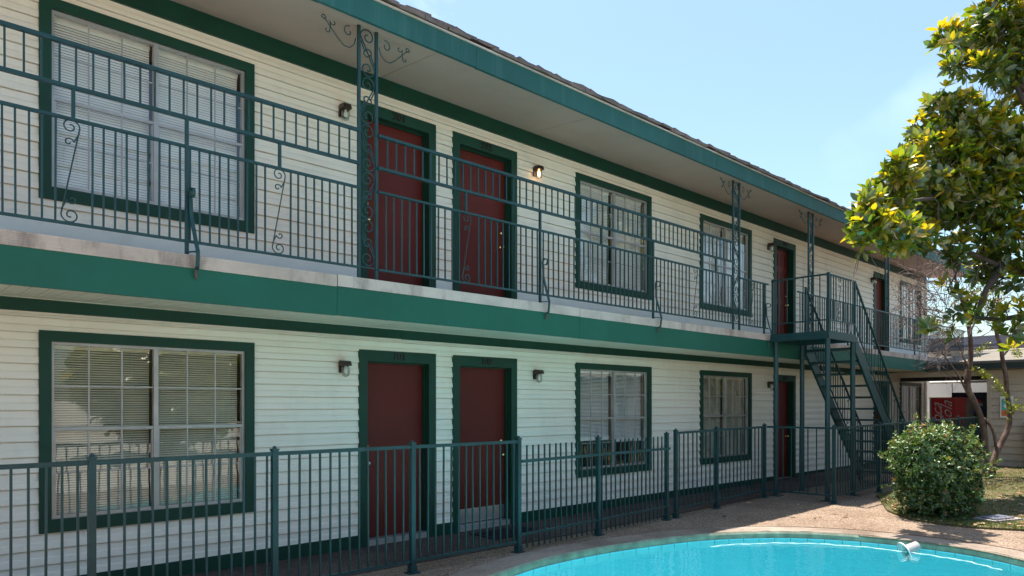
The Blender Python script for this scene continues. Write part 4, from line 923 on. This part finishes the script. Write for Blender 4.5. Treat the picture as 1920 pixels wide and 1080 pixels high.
for k in range(70):   # thin hanging twigs in the gap near the top and below the crown
    x = rs.uniform(1835, 1905) if k < 35 else rs.uniform(1760, 1910); y = rs.uniform(140, 165) if k < 35 else rs.uniform(470, 560); d = cdep(x)+rs.uniform(0, .6)
    a = Vector(at(x, y, d)); b = Vector(at(x+rs.normal()*14, y+rs.uniform(20, 60), d+rs.normal()*.1)); tw.tube([a, (a+b)/2+Vector(rs.normal(size=3))*.02, b], [.006, .004, .002], 4)
tag(tw.build('twigs', M['twig'], mag), kind='stuff')

# twisted two stemmed tree
myr = thing('crape_myrtle', 'slender tree with two twisting stems, bare twigs and a few pale sprigs beside the lawn', 'tree', tuple(at(1856, 905, 14.7).xy)+(g(17),))
def stem(pts, r, name='stem', d=14.7, par=myr, n=9, mat='bark'):
    P = [Vector(at(x, y, d+(q[0] if (q := rest) else 0))) for (x, y, *rest) in pts]
    k = len(P); fine = []; rr = []
    for i in range(k-1):
        for t in np.linspace(0, 1, 5, endpoint=False):
            p0, p1, p2, p3 = P[max(i-1, 0)], P[i], P[i+1], P[min(i+2, k-1)]
            fine.append(0.5*((2*p1)+(p2-p0)*t+(2*p0-5*p1+4*p2-p3)*t*t+(3*p1-p0-3*p2+p3)*t**3)); rr.append(0.82*(r[i]*(1-t)+r[i+1]*t)*random.uniform(.93, 1.07))
    fine.append(P[-1]); rr.append(r[-1]); mb = MB(); mb.tube(fine, rr, n); return mb.build(name, M[mat], par, smooth=True), fine
stem([(1852, 912), (1847, 885), (1848, 850), (1845, 810), (1838, 780), (1826, 752), (1815, 730), (1814, 705), (1819, 680), (1820, 645), (1816, 610), (1808, 575), (1795, 540), (1788, 500)], [.10, .085, .075, .07, .068, .068, .075, .08, .062, .055, .05, .045, .035, .02])
stem([(1856, 912), (1860, 885), (1866, 855), (1878, 830), (1891, 800), (1893, 770), (1888, 735), (1886, 705), (1880, 675), (1877, 650), (1870, 630), (1866, 600), (1872, 560), (1868, 520)], [.10, .085, .075, .07, .065, .06, .058, .055, .053, .05, .045, .04, .03, .02])
stem([(1867, 838), (1864, 815), (1856, 797), (1845, 785)], [.035, .038, .035, .03])
stem([(1879, 668), (1890, 655), (1897, 638), (1903, 610), (1915, 590)], [.035, .033, .03, .024, .015])
stem([(1814, 738), (1803, 715), (1793, 698), (1780, 680), (1765, 660)], [.03, .025, .022, .018, .01])
stem([(1818, 690), (1806, 670), (1797, 645), (1785, 625)], [.025, .02, .015, .01])
stem([(1889, 745), (1882, 725), (1866, 714), (1848, 700), (1826, 692)], [.012, .009, .007, .005, .003])
stem([(1813, 590), (1790, 600), (1760, 595), (1735, 580), (1700, 560)], [.02, .016, .012, .009, .005])
stem([(1818, 625), (1835, 590), (1850, 560), (1855, 530)], [.025, .02, .014, .008])
bt = MB()
def twig(p, d, L, r, lev):
    n = 5; pts = [p]
    for i in range(n):
        d = (d+Vector(rs.normal(size=3))*0.22).normalized(); pts.append(pts[-1]+d*L/n)
    bt.tube(pts, [r*(1-i/(n+.5)) for i in range(n+1)], 4, False)
    if lev:
        for j in range(3):
            k = int(rs.integers(2, n)); twig(pts[k], (d+Vector(rs.normal(size=3))*0.75).normalized(), L*.6, r*.55, lev-1)
right = Vector((SA, -CA, 0))
for (x, y, dx, dz, n) in ((1765, 560, -1, .35, 10), (1790, 520, -.8, .5, 10), (1770, 600, -1, .1, 10), (1800, 560, -.6, -.2, 8), (1735, 580, -1, .35, 8), (1785, 625, -.7, -.3, 7), (1775, 665, -.8, .1, 6), (1815, 640, -.3, .8, 6), (1830, 570, .4, .8, 6), (1870, 600, .3, .6, 6), (1865, 540, -.5, .6, 6), (1750, 540, -1, .1, 8)):
    for k in range(n):
        p = Vector(at(x+rs.normal()*14, y+rs.normal()*14, 14.3+rs.normal()*.3)); d = (right*dx+Vector((0, 0, dz))+Vector(rs.normal(size=3))*.45).normalized()
        twig(p, d, rs.uniform(.5, 1.0), .011, 2)
tag(bt.build('bare_twigs', M['twig'], myr), kind='stuff')
blk = []
def sprig(pts, n, d=14.6, L=.055, sc_=5):
    for k in range(n):
        t = rs.random()*(len(pts)-1); i = int(t); f_ = t-i; x = pts[i][0]*(1-f_)+pts[i+1][0]*f_; y = pts[i][1]*(1-f_)+pts[i+1][1]*f_
        blk.append(rosette_leaves(np.array(at(x+rs.normal()*sc_*.6, y+rs.normal()*sc_*.6, d+rs.normal()*.08)), rs.normal(size=3)+np.array([0, 0, .6]), L, 5, 1.2, rs))
sprig([(1892, 765), (1882, 735), (1866, 716), (1848, 702), (1826, 692)], 90)
sprig([(1830, 660), (1845, 650), (1858, 645)], 22); sprig([(1895, 655), (1905, 665), (1918, 655)], 22); sprig([(1893, 775), (1905, 765), (1920, 762)], 26); sprig([(1885, 790), (1900, 750)], 12)
sprig([(1840, 560), (1870, 590), (1850, 620)], 30, 14.6, .07, 14); sprig([(1730, 600), (1760, 610)], 14, 14.5, .09, 8); sprig([(1800, 560), (1830, 540), (1880, 560)], 40, 14.6, .08, 18)
allb = np.concatenate(blk); ml = leaf_mesh_from(blk, 'sprigs', M['myrtle'], rs.random(len(allb))); ml.transform(Matrix.Translation(-WD[myr])); tag(put('sprigs', ml, myr, WD[myr]), kind='stuff')

# rounded bush
bush = thing('round_bush', 'dense rounded green bush growing at the corner of the lawn by the pool deck', 'bush', (11.22, 3.28, g(11)))
bc = np.array([11.22, 3.28, 0.0]); blk = []; tn = []
lob = [(rs.uniform(-.40, .40), rs.uniform(-.40, .40), rs.uniform(.25, 1.10), rs.uniform(.14, .28)) for _ in range(26)]+[(0, 0, .78, .50), (0, 0, .52, .50), (.2, -.1, .95, .40), (-.2, .1, .92, .42), (0, 0, .25, .48)]
for k in range(8500):
    lx, ly, lz, lr_ = lob[rs.integers(len(lob))] if rs.random() < .72 else lob[26+rs.integers(5)]
    v = rs.normal(size=3); v /= np.linalg.norm(v); p = bc+np.array([lx, ly, lz])+v*lr_*(1-0.18*rs.random()**2)
    q = p-bc; 
    if q[2] < .06 or q[2] > 1.42 or (math.hypot(q[0], q[1])/.66)**2.1+(abs(q[2]-.66)/.72)**2.1 > 1+.13*math.sin(5*math.atan2(q[1], q[0])+6*q[2])+.12*math.sin(11*q[0]+9*q[2])+.22*rs.normal(): continue
    sp_ = rs.random() < .04
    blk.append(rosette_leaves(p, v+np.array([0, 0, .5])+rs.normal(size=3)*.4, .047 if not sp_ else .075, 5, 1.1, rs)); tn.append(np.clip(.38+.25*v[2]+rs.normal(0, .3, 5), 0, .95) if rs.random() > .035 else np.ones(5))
for k in range(70):    # stray shoots
    v = rs.normal(size=3); v[2] = abs(v[2])*.8-.1; v /= np.linalg.norm(v); st0 = bc+np.array([0, 0, .66])+v*np.array([.60, .60, .66])
    for j in range(int(rs.integers(3, 7))):
        blk.append(rosette_leaves(st0+(v+np.array([0, 0, .25]))*.035*j+rs.normal(size=3)*.006, v+rs.normal(size=3)*.3, .045, 4, 1.1, rs)); tn.append(np.clip(.7+rs.normal(0, .2, 4), 0, .95))
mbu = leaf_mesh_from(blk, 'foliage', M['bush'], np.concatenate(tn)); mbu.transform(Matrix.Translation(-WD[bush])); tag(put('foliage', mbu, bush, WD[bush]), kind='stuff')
stb = MB()
for k in range(26):
    a = rs.random()*6.28; r0 = rs.uniform(.02, .15); r1 = rs.uniform(.2, .6); stb.tube([(bc[0]+r0*math.cos(a), bc[1]+r0*math.sin(a), .02), (bc[0]+r1*.6*math.cos(a), bc[1]+r1*.6*math.sin(a), .4), (bc[0]+r1*math.cos(a), bc[1]+r1*math.sin(a), rs.uniform(.7, 1.2))], [.014, .010, .005], 5)
stb.build('stems', M['darkbark'], bush)

# trees across the yard, behind the viewer (they show in the window glass)
blk = []; tn = []
for k in range(2200):
    v = rs.normal(size=3); v /= np.linalg.norm(v); p = np.array([0, 0, 2.5])+v*np.array([3.3, 2.4, 2.0])*(rs.random()**.4); blk.append(rosette_leaves(p, v+np.array([0, 0, .6]), .42, 5, 1.2, rs)); tn.append(np.clip(.4+rs.normal(0, .3, 5), 0, 1))
yard_me = leaf_mesh_from(blk, 'crown', M['magnolia'], np.concatenate(tn))
ytm = MB(); ytm.tube([(0, 0, 0), (.1, 0, 2), (0, .1, 3.0)], [.22, .17, .1], 9); ytm = ytm.mesh('trunk', M['darkbark'], smooth=True)
for i, (x, y, lb) in enumerate([(0.5, -9.5, 'broad leafy tree across the yard straight behind the viewer'), (7.5, -10, 'broad leafy tree across the yard beyond the pool'), (15.5, -10.5, 'broad leafy tree across the yard by the low wing')]):
    t = thing('yard_tree', lb, 'tree', (x, y, 0), 0, 'trees across the yard'); put('trunk', ytm, t, (x, y, 0)); tag(put('crown', yard_me, t, (x, y, 0), (0, 0, i*1.3)), kind='stuff')
for o in bpy.data.objects:
    if o.name.split('.')[0] in ('pool_deck', 'ground'): o['kind'] = 'structure'
